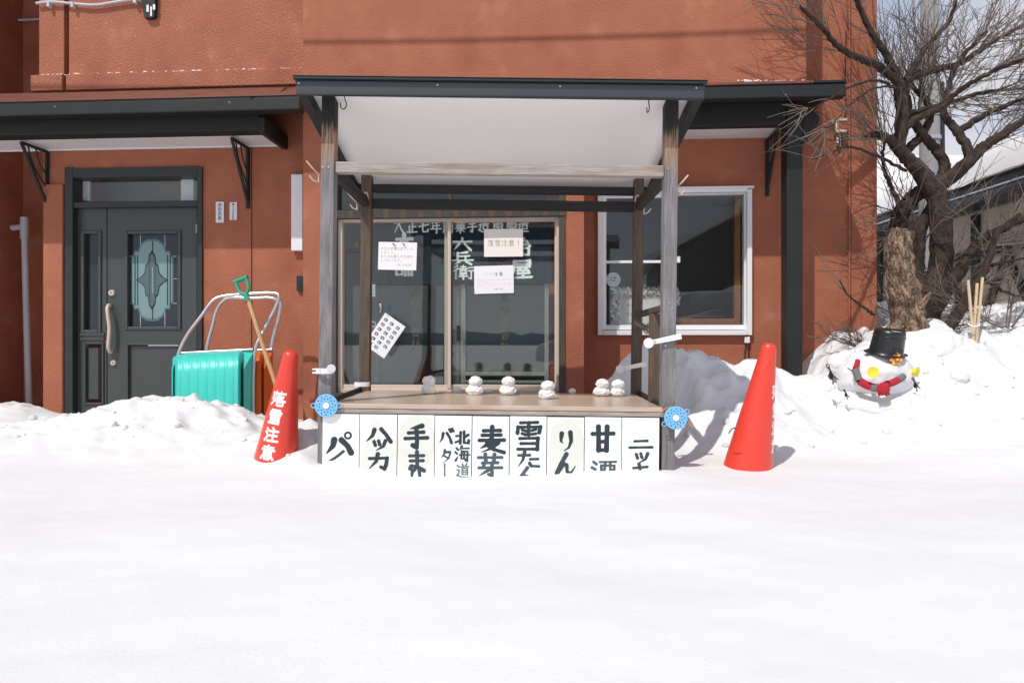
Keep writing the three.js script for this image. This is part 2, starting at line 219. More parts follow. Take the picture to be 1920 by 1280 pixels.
// ---------------------------------------------------------------- lettering: brush strokes on a 100 x 100 grid
const GLYPH = {
  手: '72,8 28,20>/22,36 78,32/10,58 92,54/50,16 54,60 52,92 38,84', ま: '22,26 80,24/25,48 78,46/52,8 54,70 40,90 24,82 30,70 50,72 82,90', パ: '32,38 28,60 8,88>/55,38 75,60 86,84',
  ハ: '36,20 30,50 8,82>/60,16 78,46 94,82', ッ: '24,38 30,60/46,34 52,56/80,32 70,66 34,94>', カ: '16,34 84,30 80,70 74,92 60,82/48,8 42,50 16,92>', 北: '40,14 38,84/12,38 38,36/8,78 38,66/62,10 62,80 90,82 92,66/88,30 62,46',
  海: '14,18 24,28/8,42 18,50/10,90 26,64>/48,6 34,30>/42,20 92,18/48,36 44,80 88,80>/48,36 84,36 82,92 70,88/34,58 96,56/64,38 62,78', 道: '10,16 22,26/8,44 24,44 18,72 8,80/8,78 40,90 96,90/46,6 52,18/78,4 70,18/34,24 94,22/46,34 46,74 84,74 84,34 46,34/46,48 84,48/46,60 84,60',
  バ: '30,30 26,58 8,86>/54,28 72,54 84,86/70,6 78,18/86,2 94,14', タ: '40,10 34,36 12,60>/38,24 82,22 70,62 26,94>/36,48 66,60', ー: '50,10 52,90', 麦: '22,20 80,18/18,36 82,34/8,54 94,52/52,6 50,54/44,54 30,72 12,82>/36,64 74,62 50,82 16,96>/40,72 60,86 94,96',
  芽: '10,20 92,18/34,6 36,32/66,6 64,32/24,42 78,40/30,44 28,60/12,62 92,60/58,42 58,94 46,88/54,64 14,94>', 雪: '22,10 80,8/14,24 12,42/14,24 90,22 86,40/50,10 50,48/28,32 40,36/28,44 40,48/62,34 74,30/62,46 74,44/20,60 82,58/82,58 80,94/24,76 80,75/14,94 80,93',
  た: '12,28 56,26/36,8 30,50 12,88>/58,48 88,46/56,70 62,84 92,86', ん: '52,8 28,52 12,92/18,80 40,50 54,56 56,84 72,90 92,60>', り: '30,16 26,50 36,60>/70,10 74,50 64,80 42,96>', 甘: '8,34 94,32/32,10 34,88/68,10 66,88/34,60 66,59/34,88 66,87',
  酒: '14,16 24,26/8,42 20,50/10,92 28,64>/36,16 94,14/42,32 42,92 88,92 88,32 42,32/56,16 54,50 46,58/74,16 74,52 86,52/42,72 88,72', ニ: '28,30 74,26/10,70 92,66', キ: '22,30 78,22/10,58 92,50/44,6 58,94',
  落: '8,18 94,16/34,6 34,28/66,6 66,28/12,36 22,42/8,54 18,60/10,92 26,68>/52,30 34,54>/48,40 82,38 60,56 32,66>/52,46 66,58 92,66>/46,72 46,94 82,94 82,72 46,72', 注: '14,14 24,24/8,38 20,46/10,92 28,62>/58,6 66,18/36,28 94,26/40,56 90,55/32,92 96,90/64,28 64,90',
  意: '50,4 50,14/18,16 84,15/34,20 40,30/66,20 60,30/8,34 94,33/26,42 26,68 76,68 76,42 26,42/26,55 76,55/16,78 10,94/32,76 34,92 66,92 70,82/50,72 58,82/80,76 90,90', 大: '10,36 92,34/50,6 48,40 12,94>/52,40 70,72 94,92', 正: '14,14 88,12/52,14 52,88/52,50 82,49/26,44 26,88/6,89 96,87',
  七: '8,50 92,36/42,8 42,80 52,88 86,86 90,72', 年: '32,6 16,34>/26,20 86,18/24,44 80,42/24,44 24,66/6,68 96,66/56,20 56,96', 創: '30,4 8,34>/32,8 54,30/24,32 44,31/18,42 18,60/18,42 48,41 48,62/18,52 48,52/18,62 48,62/18,62 10,92/24,72 24,94 48,94 48,72 24,72/66,14 66,70/88,6 88,94 76,88',
  業: '38,4 38,24/60,4 60,24/20,10 28,22/80,10 72,22/10,28 92,26/32,32 38,40/68,32 62,40/16,44 86,43/20,56 82,55/8,68 94,66/50,44 50,96/46,70 12,92>/54,70 90,92>', 造: '12,14 22,24/8,42 24,42 18,70 8,80/8,78 40,92 96,92/48,6 38,26>/44,18 86,16/34,36 94,34/64,6 64,36/46,46 46,74 84,74 84,46 46,46',
  飴: '28,4 6,34>/30,8 50,26/18,36 44,35 44,62 18,62 18,92/18,36 18,62/18,48 44,48/18,78 46,90/66,6 54,40 86,36/78,20 92,46/58,56 58,90 88,90 88,56 58,56', 製: '16,6 10,20>/8,24 56,22/14,14 54,13/32,4 32,50/14,34 14,48/14,34 52,33 52,46/70,8 70,38/88,4 88,50 78,46/50,50 50,60/8,62 94,60/46,62 12,84>/40,72 40,94 56,88/78,66 60,78>/54,66 92,94>',
  六: '50,6 50,22/8,32 94,30/36,46 12,92>/62,46 90,92', 兵: '70,6 28,14>/28,12 26,62/30,36 80,34/62,36 62,62/6,66 96,64/36,72 16,94>/64,72 88,94', 衛: '26,4 8,22>/28,24 6,46>/20,40 20,94/40,12 64,11/52,4 50,24/36,26 70,25/40,36 40,52 64,52 64,36 40,36/36,62 68,61/34,78 72,76/52,54 52,96/44,64 42,76/76,18 96,16/74,40 98,38/88,40 88,94 78,90',
  屋: '16,12 86,10 86,28/18,28 86,27/18,12 16,60 6,94>/30,42 86,40/50,42 32,60 76,56/68,48 80,62/32,74 84,72/22,94 94,92/56,62 56,92', 本: '10,30 92,28/50,4 50,96/48,30 10,74>/52,30 92,74>/32,70 70,69', 舗: '30,4 6,28>/30,6 54,24/20,34 44,34/10,48 52,47/30,34 30,62/16,66 16,92 46,92 46,66 16,66/58,20 96,18/62,34 60,96/62,34 92,33 92,94 84,90/62,52 92,52/62,68 92,68/76,4 76,94/86,6 92,14',
  日: '24,10 24,92 78,92 78,10 24,10/24,50 78,50', 休: '28,6 8,46>/22,36 22,94/38,34 96,32/66,8 66,96/64,34 38,78>/68,34 96,78>', 株: '26,6 26,94/8,30 44,28/24,32 8,66>/30,36 42,54/58,8 50,30>/54,22 92,20/46,44 96,42/72,8 72,96/70,46 46,80>/74,46 98,80>', 式: '8,28 94,26/18,52 56,50/36,52 36,82/12,86 60,78/62,6 70,56 84,88 94,90 94,74/78,8 88,16',
  会: '50,4 8,42>/52,6 94,42>/32,44 68,43/16,60 86,58/46,60 26,90 76,86/64,72 82,94', 社: '26,4 32,14/10,24 44,22 12,60>/28,44 28,96/34,52 44,62/54,40 92,38/72,8 72,90/48,92 98,90', 菓: '8,16 94,14/34,4 34,26/66,4 66,26/26,32 26,56 76,56 76,32 26,32/26,44 76,44/10,66 92,65/50,32 50,98/46,68 12,94>/54,68 92,94>',
  営: '24,4 30,18/50,2 52,16/78,4 70,18/12,22 10,36/12,22 90,21 86,36/32,34 32,52 68,52 68,34 32,34/24,62 24,94 78,94 78,62 24,62', は: '18,10 14,60 20,92/36,34 92,32/66,8 66,74 50,88 38,78 48,68 92,86', 終: '30,4 14,28 34,30/44,20 10,56 48,52/28,54 28,96/12,66 8,86/40,64 46,80/64,4 50,34>/60,18 90,16 46,62>/58,30 92,60/66,64 76,74/58,80 76,94',
  了: '14,14 86,12 54,36/52,36 54,92 38,84', い: '16,20 18,70 30,80/76,26 88,62', し: '30,8 30,76 50,92 86,66', の: '52,18 40,76 20,80 12,56 34,24 68,20 88,50 60,90', お: '10,30 62,28/36,6 36,80 16,84 20,64 64,50 84,66 60,90/74,14 90,30',
  越: '10,20 50,18/6,40 54,38/30,4 30,84/30,60 50,58/16,60 8,90/12,84 40,94 96,92/56,26 94,24/60,26 56,76/72,6 80,60 94,76/92,36 62,78', を: '14,22 80,20/46,6 20,54 56,46 58,66/86,38 40,62 40,86 84,90', 待: '28,4 8,24/30,26 6,52/20,44 20,96/46,20 90,18/66,4 66,36/38,38 96,36/38,58 96,56/78,42 78,94 66,88/48,68 56,80',
  ち: '12,26 86,22/48,6 28,56 66,46 84,66 40,92', て: '12,22 88,18 50,46 48,76 76,92', す: '8,26 94,24/56,6 58,60 42,64 42,46 60,50 56,78 40,96', 谷: '34,8 14,32/66,8 86,32/50,26 10,60/52,28 92,60/32,62 32,94 70,94 70,62 32,62', 忠: '22,14 22,40 78,40 78,14 22,14/50,4 50,56/16,66 10,90/32,64 36,90 66,90/54,62 60,74/80,66 92,86',
  男: '20,8 20,46 80,46 80,8 20,8/20,27 80,27/50,8 50,46/12,60 86,58 80,92 66,88/52,50 14,96', 渋: '14,16 24,26/8,42 20,50/10,92 28,64/66,6 66,48/66,26 88,25/46,24 46,48/34,50 96,48/42,66 52,76/84,64 74,76/58,74 40,94/70,74 94,94', '。': '20,74 32,80 26,92 14,88 20,74', '!': '50,6 50,66/50,88 50,93',
};
function write(ctx, ch, x, y, w, h, weight, color, brush = 1) {
  const g = GLYPH[ch]; if (!g) return;
  ctx.fillStyle = color; ctx.strokeStyle = color; ctx.lineJoin = 'round'; ctx.lineCap = brush ? 'round' : 'butt';
  for (let st of g.split('/')) {
    const taper = st.endsWith('>'); if (taper) st = st.slice(0, -1);
    const pts = st.trim().split(' ').map((p) => { const [a, b] = p.split(',').map(Number); return [x + a / 100 * w, y + b / 100 * h]; });
    const k = Math.min(w, h) / 100 * weight;
    if (!brush) { ctx.lineWidth = k; ctx.lineCap = 'square'; ctx.beginPath(); pts.forEach((p, i) => (i ? ctx.lineTo(...p) : ctx.moveTo(...p))); ctx.stroke(); continue; }
    let L = 0; const seg = []; for (let i = 1; i < pts.length; i++) { const l = Math.hypot(pts[i][0] - pts[i - 1][0], pts[i][1] - pts[i - 1][1]); seg.push(l); L += l; }
    let s = 0;
    for (let i = 1; i < pts.length; i++) {
      const n = Math.max(2, Math.ceil(seg[i - 1] / Math.max(0.6, k * 0.12)));
      for (let q = 0; q <= n; q++) {
        const t = (s + seg[i - 1] * q / n) / (L || 1), X = lerp(pts[i - 1][0], pts[i][0], q / n), Y = lerp(pts[i - 1][1], pts[i][1], q / n);
        const flat = Math.abs(pts[i][0] - pts[i - 1][0]) > Math.abs(pts[i][1] - pts[i - 1][1]) * 2 ? 0.86 : 1.08;
        const wd = taper ? lerp(1.18, 0.22, t ** 1.4) : (0.88 + 0.3 * Math.abs(t - 0.45)) * flat;
        ctx.beginPath(); ctx.arc(X, Y, k * wd / 2, 0, 7); ctx.fill();
      }
      s += seg[i - 1];
    }
  }
}
function canvasTex(w, h, fn) { const c = document.createElement('canvas'); c.width = w; c.height = h; const x = c.getContext('2d'); fn(x, w, h); const t = new THREE.CanvasTexture(c); t.colorSpace = THREE.SRGBColorSpace; t.anisotropy = 8; return t; }
// a thin sheet with its print on the front face, centred at the origin
function sheet(w, h, d, bend = 0) {
  const g = new THREE.BoxGeometry(w, h, d, 10, 10, 1), p = g.attributes.position;
  if (bend) { for (let i = 0; i < p.count; i++) { const x = p.getX(i) / w, y = p.getY(i) / h; p.setZ(i, p.getZ(i) + bend * (0.25 - x * x) + bend * 0.6 * Math.sin(5 * x + 4 * y) * 0.3); } g.computeVertexNormals(); }
  return g;
}
// ---------------------------------------------------------------- the snow-covered ground: one sheet to the horizon
const HEAPS = [ // x, z, height, radius x, radius z
  [-2.25, -4.5, 0.20, 0.50, 0.40], [-1.8, -4.4, 0.08, 0.36, 0.4], [-3.1, -4.6, 0.11, 0.8, 0.5], [-2.3, -4.0, 0.07, 1.0, 0.5], [-1.32, -3.8, 0.06, 0.3, 0.26], [-1.08, -3.82, 0.12, 0.16, 0.16], [-1.28, -4.2, 0.05, 0.25, 0.3], [-4.3, -5.75, 0.13, 0.38, 0.35],
  [1.50, -4.9, 0.42, 0.42, 0.44], [1.12, -4.85, 0.26, 0.30, 0.36], [1.95, -4.92, 0.24, 0.30, 0.40], [0.80, -4.78, 0.42, 0.25, 0.22], [1.45, -4.30, 0.16, 0.45, 0.30],
  [2.62, -4.75, 0.10, 0.5, 0.35], [2.25, -4.7, 0.06, 0.2, 0.22], [3.1, -5.1, 0.14, 0.4, 0.35], [4.1, -5.6, 0.16, 0.9, 0.6], [2.5, -4.32, 0.08, 0.55, 0.28], [3.25, -4.6, 0.07, 0.5, 0.3],
];
function snowY(x, z) {
  let h = 0.385 + 0.018 * noise2(x * 0.5 + 3, z * 0.8) + 0.006 * noise2(x * 1.1, z * 1.9 + 5), m = 0;
  for (const [cx, cz, a, rx, rz] of HEAPS) { const dx = (x - cx) / rx, dz = (z - cz) / rz, q = dx * dx + dz * dz; if (q < 9) m += a * Math.exp(-Math.pow(q, 1.25) * 0.8); }
  m += smooth(x, 1.85, 2.75) * (clamp(-z - 3.4, 0, 1.0) * 0.16 + clamp(-z - 4.35, 0, 0.7) * 0.54 + clamp(-z - 5.05, 0, 2.2) * 0.22) * (1 - smooth(x, 14, 26));
  const k = smooth(m, 0.02, 0.18);
  m *= 1 + 0.16 * fbm2(x * 2.3, z * 2.3 + 9, 2);
  h += m + k * (x > 1.7 ? lerp(1, 0.55, smooth(x, 1.7, 2.1)) : 1) * (0.05 * fbm2(x * 3.0 + 1, z * 3.0, 2) + 0.04 * (0.5 - Math.abs(noise2(x * 2.7 + 7, z * 2.7))) + 0.028 * Math.max(0, noise2(x * 6.5 + 3, z * 6.5)) + 0.005 * noise2(x * 19, z * 19) + 0.002 * noise2(x * 45, z * 45));
  h += 0.0034 * fbm2(x * 3.5, z * 5.5, 3) + 0.0006 * noise2(x * 24, z * 22);
  if (z > -3.62 && z < -3.30 && x > -1.2 && x < 1.1) h += 0.012 * fbm2(x * 7, z * 4, 3) * smooth(z, -3.30, -3.44);
  // small drift against the left end of the boards, a hollow beside it
  h += 0.045 * Math.exp(-(((x + 0.86) / 0.14) ** 2) - (((z + 3.43) / 0.12) ** 2)) - 0.03 * Math.exp(-(((x + 0.2) / 0.5) ** 2) - (((z + 3.42) / 0.1) ** 2));
  h += 0.05 * Math.exp(-(((x + 1.10) / 0.09) ** 2) - (((z + 3.52) / 0.1) ** 2));
  return h;
}
{
  const axis = (stops) => { const a = []; for (let i = 0; i < stops.length - 1; i++) { const [s, d] = stops[i], [e, f] = stops[i + 1]; let x = s; while (x < e - 1e-6) { a.push(x); const t = (x - s) / (e - s); x += lerp(d, f, t); } } a.push(stops.at(-1)[0]); return a; };
  const xs = axis([[-260, 30], [-40, 6], [-8, 0.6], [-4.6, 0.022], [4.7, 0.022], [9, 0.5], [40, 6], [260, 30]]), zs = axis([[-260, 30], [-40, 5], [-12, 0.7], [-8, 0.08], [-6.2, 0.022], [-3.0, 0.022], [-1.0, 0.03], [1, 0.3], [20, 3], [60, 8], [260, 30]]);
  const nx = xs.length, nz = zs.length, pos = new Float32Array(nx * nz * 3), uv = new Float32Array(nx * nz * 2), idx = [];
  for (let j = 0; j < nz; j++) for (let i = 0; i < nx; i++) { const o = j * nx + i; pos[o * 3] = xs[i]; pos[o * 3 + 1] = snowY(xs[i], zs[j]); pos[o * 3 + 2] = zs[j]; uv[o * 2] = xs[i]; uv[o * 2 + 1] = zs[j]; }
  for (let j = 0; j < nz - 1; j++) for (let i = 0; i < nx - 1; i++) { const a = j * nx + i, b = a + 1, c = a + nx, d = c + 1; idx.push(a, c, b, b, c, d); }
  const g = new THREE.BufferGeometry(); g.setAttribute('position', new THREE.BufferAttribute(pos, 3)); g.setAttribute('uv', new THREE.BufferAttribute(uv, 2)); g.setIndex(idx); g.computeVertexNormals();
  const o = shade(new THREE.Mesh(g, M.snow)); o.name = 'snow_ground'; o.userData.kind = 'structure'; o.userData.label = 'deep white snow covering the yard in front of the shop'; scene.add(o);
}
// a rounded lump of snow
function lump(rx, ry, rz, rough = 0.12, f = 2.2, s = 0, det = 20) {
  const g = new THREE.IcosahedronGeometry(1, det), p = g.attributes.position;
  for (let i = 0; i < p.count; i++) {
    const x = p.getX(i), y = p.getY(i), z = p.getZ(i), k = 1 + rough * fbm3(x * f + s, y * f, z * f - s, 2) + rough * 0.05 * noise3(x * f * 5, y * f * 5 + s, z * f * 5);
    p.setXYZ(i, x * rx * k, y * ry * k, z * rz * k);
  }
  g.computeVertexNormals(); smoothIco(g); return g;
}
function smoothIco(g) { // weld normals of the unindexed icosphere
  const p = g.attributes.position, n = g.attributes.normal, m = new Map();
  const key = (i) => Math.round(p.getX(i) * 1e4) + '_' + Math.round(p.getY(i) * 1e4) + '_' + Math.round(p.getZ(i) * 1e4);
  for (let i = 0; i < p.count; i++) { const k = key(i), v = m.get(k) ?? m.set(k, new THREE.Vector3()).get(k); v.x += n.getX(i); v.y += n.getY(i); v.z += n.getZ(i); }
  for (let i = 0; i < p.count; i++) { const v = m.get(key(i)).clone().normalize(); n.setXYZ(i, v.x, v.y, v.z); }
}

// ---------------------------------------------------------------- the shop building
const shop = onShop(thing('shop_building', 'terracotta stucco shop building with black canopies over snow', 'building'));
const WL = -0.35, WRT = -0.55, TOP = 5.2;
const uAt = (px, w) => W(px, 640, w)[0], vAt = (px, py, w) => W(px, py, w)[1];
{
  // main facade: wide above the canopies, narrow below on the right; opening for the shop window
  const uL = uAt(568, 0), uP = uAt(1095, 0), uR = uAt(1512, 0), step = vAt(1300, 172, 0);
  const open = WR(622, 300, 1060, 744, 0);
  part('wall', slab(poly([[uL, -0.1], [uP, -0.1], [uP, step], [uR, step], [uR, TOP], [uL, TOP]], [rectPts(open)]), -0.24, 0), M.stucco, shop);
  part('wall', bx(uR - 0.12, step, WRT - 0.02, uR - 0.002, TOP, -0.243, 0), M.stucco, shop);
  part('wall', bx(uP - 0.12, -0.1, WRT - 0.02, uP - 0.002, step + 0.1, -0.243, 0), M.stucco, shop);
  part('wall', bx(uL + 0.002, -0.1, WL - 0.2, uL + 0.12, TOP, -0.243, 0), M.stucco, shop);
  part('overhang_soffit', bx(uP + 0.002, step - 0.02, WRT + 0.002, uR, step - 0.001, -0.002, 0), M.blackPlain, shop);
  // left annex: lower wall with the doorway, upper wall in two panels, the groove between added to stand in for a cast shadow strip
  const aL = uAt(80, WL), aR = uL + 0.001, top = vAt(300, 182, WL), door = WR(121, 314, 377, 800, WL);
  part('wall', slab(poly([[aL, -0.1], [door[0], -0.1], [door[0], door[3]], [door[2], door[3]], [door[2], -0.1], [aR, -0.1], [aR, top], [aL, top]]), WL - 0.18, WL), M.stucco, shop);
  const g0 = uAt(119, WL + 0.12), g1 = uAt(128, WL + 0.12), u72 = uAt(72, WL + 0.12), yb = vAt(300, 136, WL + 0.12), WU = WL + 0.12;
  part('wall', bx(u72, yb, WL - 0.18, g0, TOP, WU, 0.006), M.stuccoWorn, shop);
  part('wall', bx(g1, yb, WL - 0.18, aR, TOP, WU, 0.006), M.stuccoWorn, shop);
  part('wall', bx(g0, yb, WL - 0.18, g1, TOP, WU - 0.08, 0), M.stuccoWorn, shop);
  part('wall_ledge', bx(uAt(56, WU + 0.03), vAt(300, 164, WU + 0.03), WL - 0.1, g0 + 0.005, yb - 0.002, WU + 0.03, 0.006), M.stuccoWorn, shop);
  part('wall_ledge', bx(g1 - 0.005, vAt(300, 164, WU + 0.03), WL - 0.1, aR - 0.001, yb - 0.002, WU + 0.03, 0.006), M.stuccoWorn, shop);
  // deep recess at the far left and an unseen wing added to shade it
  part('wall', bx(uAt(-420, -1.25), -0.1, -1.4, aL + 0.3, TOP, -1.25, 0), M.stucco, shop);
  part('wall', bx(aL + 0.02, -0.1, -1.248, aL + 0.2, TOP, WL - 0.183, 0), M.stucco, shop);
  part('unseen_wing_wall', bx(uAt(-14, -1.25) - 0.9, -0.1, -1.248, uAt(-14, -1.25) + 0.32, TOP, 0.30, 0.01), M.stucco, shop);
  // vertical joint beside the doorway and between the wall panels
  part('wall_pilaster', bW(80, 345, 116, 790, WL + 0.001, WL + 0.035, 0.008), M.stucco, shop);
  part('wall_seam', bW(470, 270, 471.4, 760, WL - 0.02, WL + 0.006, 0.002), M.doorDark, shop);  // dark strip painted for the shadow in the thin joint
  // right wall with the window
  const rL = uP - 0.3, rR = uAt(1645, WRT), win = WR(1125, 357, 1408, 626, WRT);
  part('wall', slab(poly([[rL, -0.1], [rR, -0.1], [rR, TOP], [rL, TOP]], [rectPts(win)]), WRT - 0.2, WRT), M.stucco, shop);
  part('wall', bx(rR - 0.2, -0.1, WRT - 4, rR - 0.001, TOP, WRT - 0.203, 0), M.stucco, shop);
  part('wall_pilaster', bW(1597, -40, 1645, 800, WRT + 0.001, WRT + 0.012, 0.004), M.stucco, shop);
  part('conduit', tube([[uAt(1592, WRT), vAt(1592, -30, WRT), WRT + 0.012], [uAt(1592, WRT), 1.6, WRT + 0.014], [uAt(1591, WRT), 0.7, WRT + 0.012]], 0.009, 8), M.trimPaint, shop);
  // rain-stained crack filler along the foot of the upper wall
  for (const [a, b, w, py] of [[75, 566, WU, 135.5], [1380, 1510, 0, 152]]) {
    const gs = [];
    for (let i = 0; i < (b - a) / 5; i++) { const px = rr(a, b), q = W(px, py + rr(-1.5, 1.5) - (w === WU ? (px - 300) * 0.026 : 0), w), g = lump(rr(0.006, 0.018), rr(0.003, 0.008), 0.006, 0.5, 2, i, 2); g.translate(q[0], q[1], w + 0.002); gs.push(g); }
    part('caulk_line', merge(gs), M.whitePlastic, shop).userData.kind = 'stuff';
  }
  // interior shells
  const roomA = node('shop_interior', shop), a0 = open[0] - 0.03, a1 = uP - 0.13, f = 0.28;
  part('interior_wall', merge(bx(a0, f, -3.2, a1, 2.7, -3.1, 0), bx(a0 - 0.1, f, -3.2, a0, 2.7, -0.245, 0), bx(a1, f, -3.2, a1 + 0.1, 2.7, -0.6, 0)), M.room, roomA);
  part('interior_floor', bx(a0 - 0.1, f - 0.08, -3.2, a1 + 0.1, f, -0.245, 0), M.roomDark, roomA);
  part('interior_ceiling', bx(a0 - 0.1, 2.7, -3.2, a1 + 0.1, 2.8, -0.245, 0), M.room, roomA);
  const roomB = node('shop_interior', shop), b0 = uP + 0.01, b1 = rR - 0.3;
  part('interior_wall', merge(bx(b0, f, -3.2, b1, 2.7, -3.1, 0), bx(b0 - 0.1, f, -3.2, b0, 2.7, WRT - 0.205, 0), bx(b1, f, -3.2, b1 + 0.1, 2.7, WRT - 0.205, 0)), M.room, roomB);
  part('interior_floor', bx(b0 - 0.1, f - 0.08, -3.2, b1 + 0.1, f, WRT - 0.205, 0), M.roomDark, roomB);
  part('interior_ceiling', bx(b0 - 0.1, 2.7, -3.2, b1 + 0.1, 2.8, WRT - 0.205, 0), M.room, roomB);
  // roof over all so that no sky falls into the rooms
  part('roof', bx(uAt(-420, 0), TOP, -6, rR + 0.05, TOP + 0.15, 0.12, 0.01), M.sheetDark, shop);
}
{ // the wide shop window: timber surround, two sliding sashes, inner sashes, transom
  const w = node('shop_window', shop);
  const [a, b, c, d] = WR(622, 300, 1060, 744, 0);
  part('timber_frame', merge(bx(a, b, -0.16, a + 0.04, d, 0.012), bx(c - 0.05, b, -0.16, c, d, 0.012), bW(622, 391, 1060, 407, -0.15, 0.02), bx(a + 0.04, d - 0.05, -0.16, c - 0.05, d, 0.012), bx(a + 0.04, b, -0.16, c - 0.05, b + 0.03, 0.03)), M.woodDark, w);
  const f = -0.03;
  part('outer_frame', merge(bW(632, 407, 641, 742, -0.1, f, 0.003), bW(1043, 404, 1050, 742, -0.1, f, 0.003), bW(641, 407, 1043, 414, -0.1, f, 0.003), bW(641, 730, 1043, 742, -0.1, f + 0.012, 0.003)), M.aluWarm, w);
  const sash = (x0, x1, s, top) => merge(bW(x0, 411, x0 + 6, 728, s - 0.025, s, 0.002), bW(x1 - 6, 409, x1, 728, s - 0.025, s, 0.002), bW(x0 + 6, 411, x1 - 6, 416, s - 0.024, s - 0.001, 0.002), bW(x0 + 6, 721, x1 - 6, 730, s - 0.024, s - 0.001, 0.002));
  part('sash', sash(637, 845, -0.045), M.aluWarm, w); part('sash', sash(833, 1046, -0.075), M.aluWarm, w);
  part('pane', bW(642, 415, 840, 722, -0.06, -0.056, 0), M.glass, w); part('pane', bW(838, 413, 1041, 722, -0.09, -0.086, 0), M.glass, w);
  part('inner_sash', merge(bW(864, 520, 873, 725, -0.17, -0.15, 0.002), bW(1021, 520, 1029, 725, -0.17, -0.15, 0.002), bW(873, 697, 1021, 704, -0.17, -0.15, 0.002), bW(864, 713, 1029, 718, -0.172, -0.148, 0.002)), M.aluGrey, w);
  part('sash_pull', bW(856, 610, 862, 640, -0.086, -0.07, 0.003), M.blackPlain, w); part('sash_pull', bW(1030, 608, 1036, 645, -0.16, -0.14, 0.003), M.blackPlain, w);
  part('transom_pane', bW(632, 320, 840, 391, -0.06, -0.056, 0), M.glass, w); part('transom_pane', bW(846, 320, 1048, 391, -0.06, -0.056, 0), M.glass, w);
  part('mullion', bW(839, 310, 847, 391, -0.09, -0.03, 0.003), M.woodDark, w);
  // paint flakes along the head timber
  const fl = []; for (let i = 0; i < 26; i++) { const q = W(rr(690, 1000), rr(391.5, 393.5), 0.02), l = rr(0.01, 0.09); fl.push(bx(q[0], q[1], 0.0201, q[0] + l, q[1] + rr(0.002, 0.006), 0.023, 0)); }
  part('bare_wood_strip', merge(fl), M.woodPale, w).userData.kind = 'stuff';
}
{ // the white aluminium window on the right
  const w = node('side_window', shop), o = WRT;
  part('window_frame', merge(bW(1121, 355, 1131, 628, o - 0.12, o + 0.045, 0.003), bW(1402, 354, 1411, 628, o - 0.12, o + 0.045, 0.003), bW(1131, 354, 1402, 361, o - 0.12, o + 0.045, 0.003), bW(1131, 619, 1402, 628, o - 0.12, o + 0.052, 0.003)), M.alu, w);
  const s = o + 0.012;
  part('sash', merge(bW(1131, 361, 1137, 618, s - 0.03, s, 0.002), bW(1247, 361, 1256, 618, s - 0.03, s, 0.002), bW(1137, 361, 1247, 371, s - 0.029, s - 0.001, 0.002), bW(1137, 609, 1247, 618, s - 0.029, s - 0.001, 0.002), bW(1137, 488, 1247, 493, s - 0.028, s - 0.002, 0.002)), M.alu, w);
  part('sash', merge(bW(1256, 361, 1268, 618, s - 0.06, s - 0.031, 0.002), bW(1396, 361, 1402, 618, s - 0.06, s - 0.031, 0.002), bW(1268, 361, 1396, 365, s - 0.059, s - 0.032, 0.002), bW(1268, 609, 1396, 618, s - 0.059, s - 0.032, 0.002)), M.alu, w);
  part('pane', bW(1136, 370, 1248, 489, s - 0.017, s - 0.013, 0), M.glass, w); part('pane', bW(1136, 492, 1248, 610, s - 0.017, s - 0.013, 0), M.glass, w); part('pane', bW(1267, 364, 1397, 610, s - 0.048, s - 0.044, 0), M.glass, w);
  part('inner_frame', merge(bW(1378, 362, 1389, 612, o - 0.19, o - 0.12, 0.003), bW(1270, 597, 1378, 612, o - 0.19, o - 0.125, 0.003)), M.woodBrown, w);
  part('sash_lock', bW(1268, 480, 1276, 492, s - 0.032, s - 0.01, 0.003), M.whitePlastic, w);
  part('window_drip', bW(1119, 350, 1415, 354, o, o + 0.06, 0.002), M.alu, w);
}
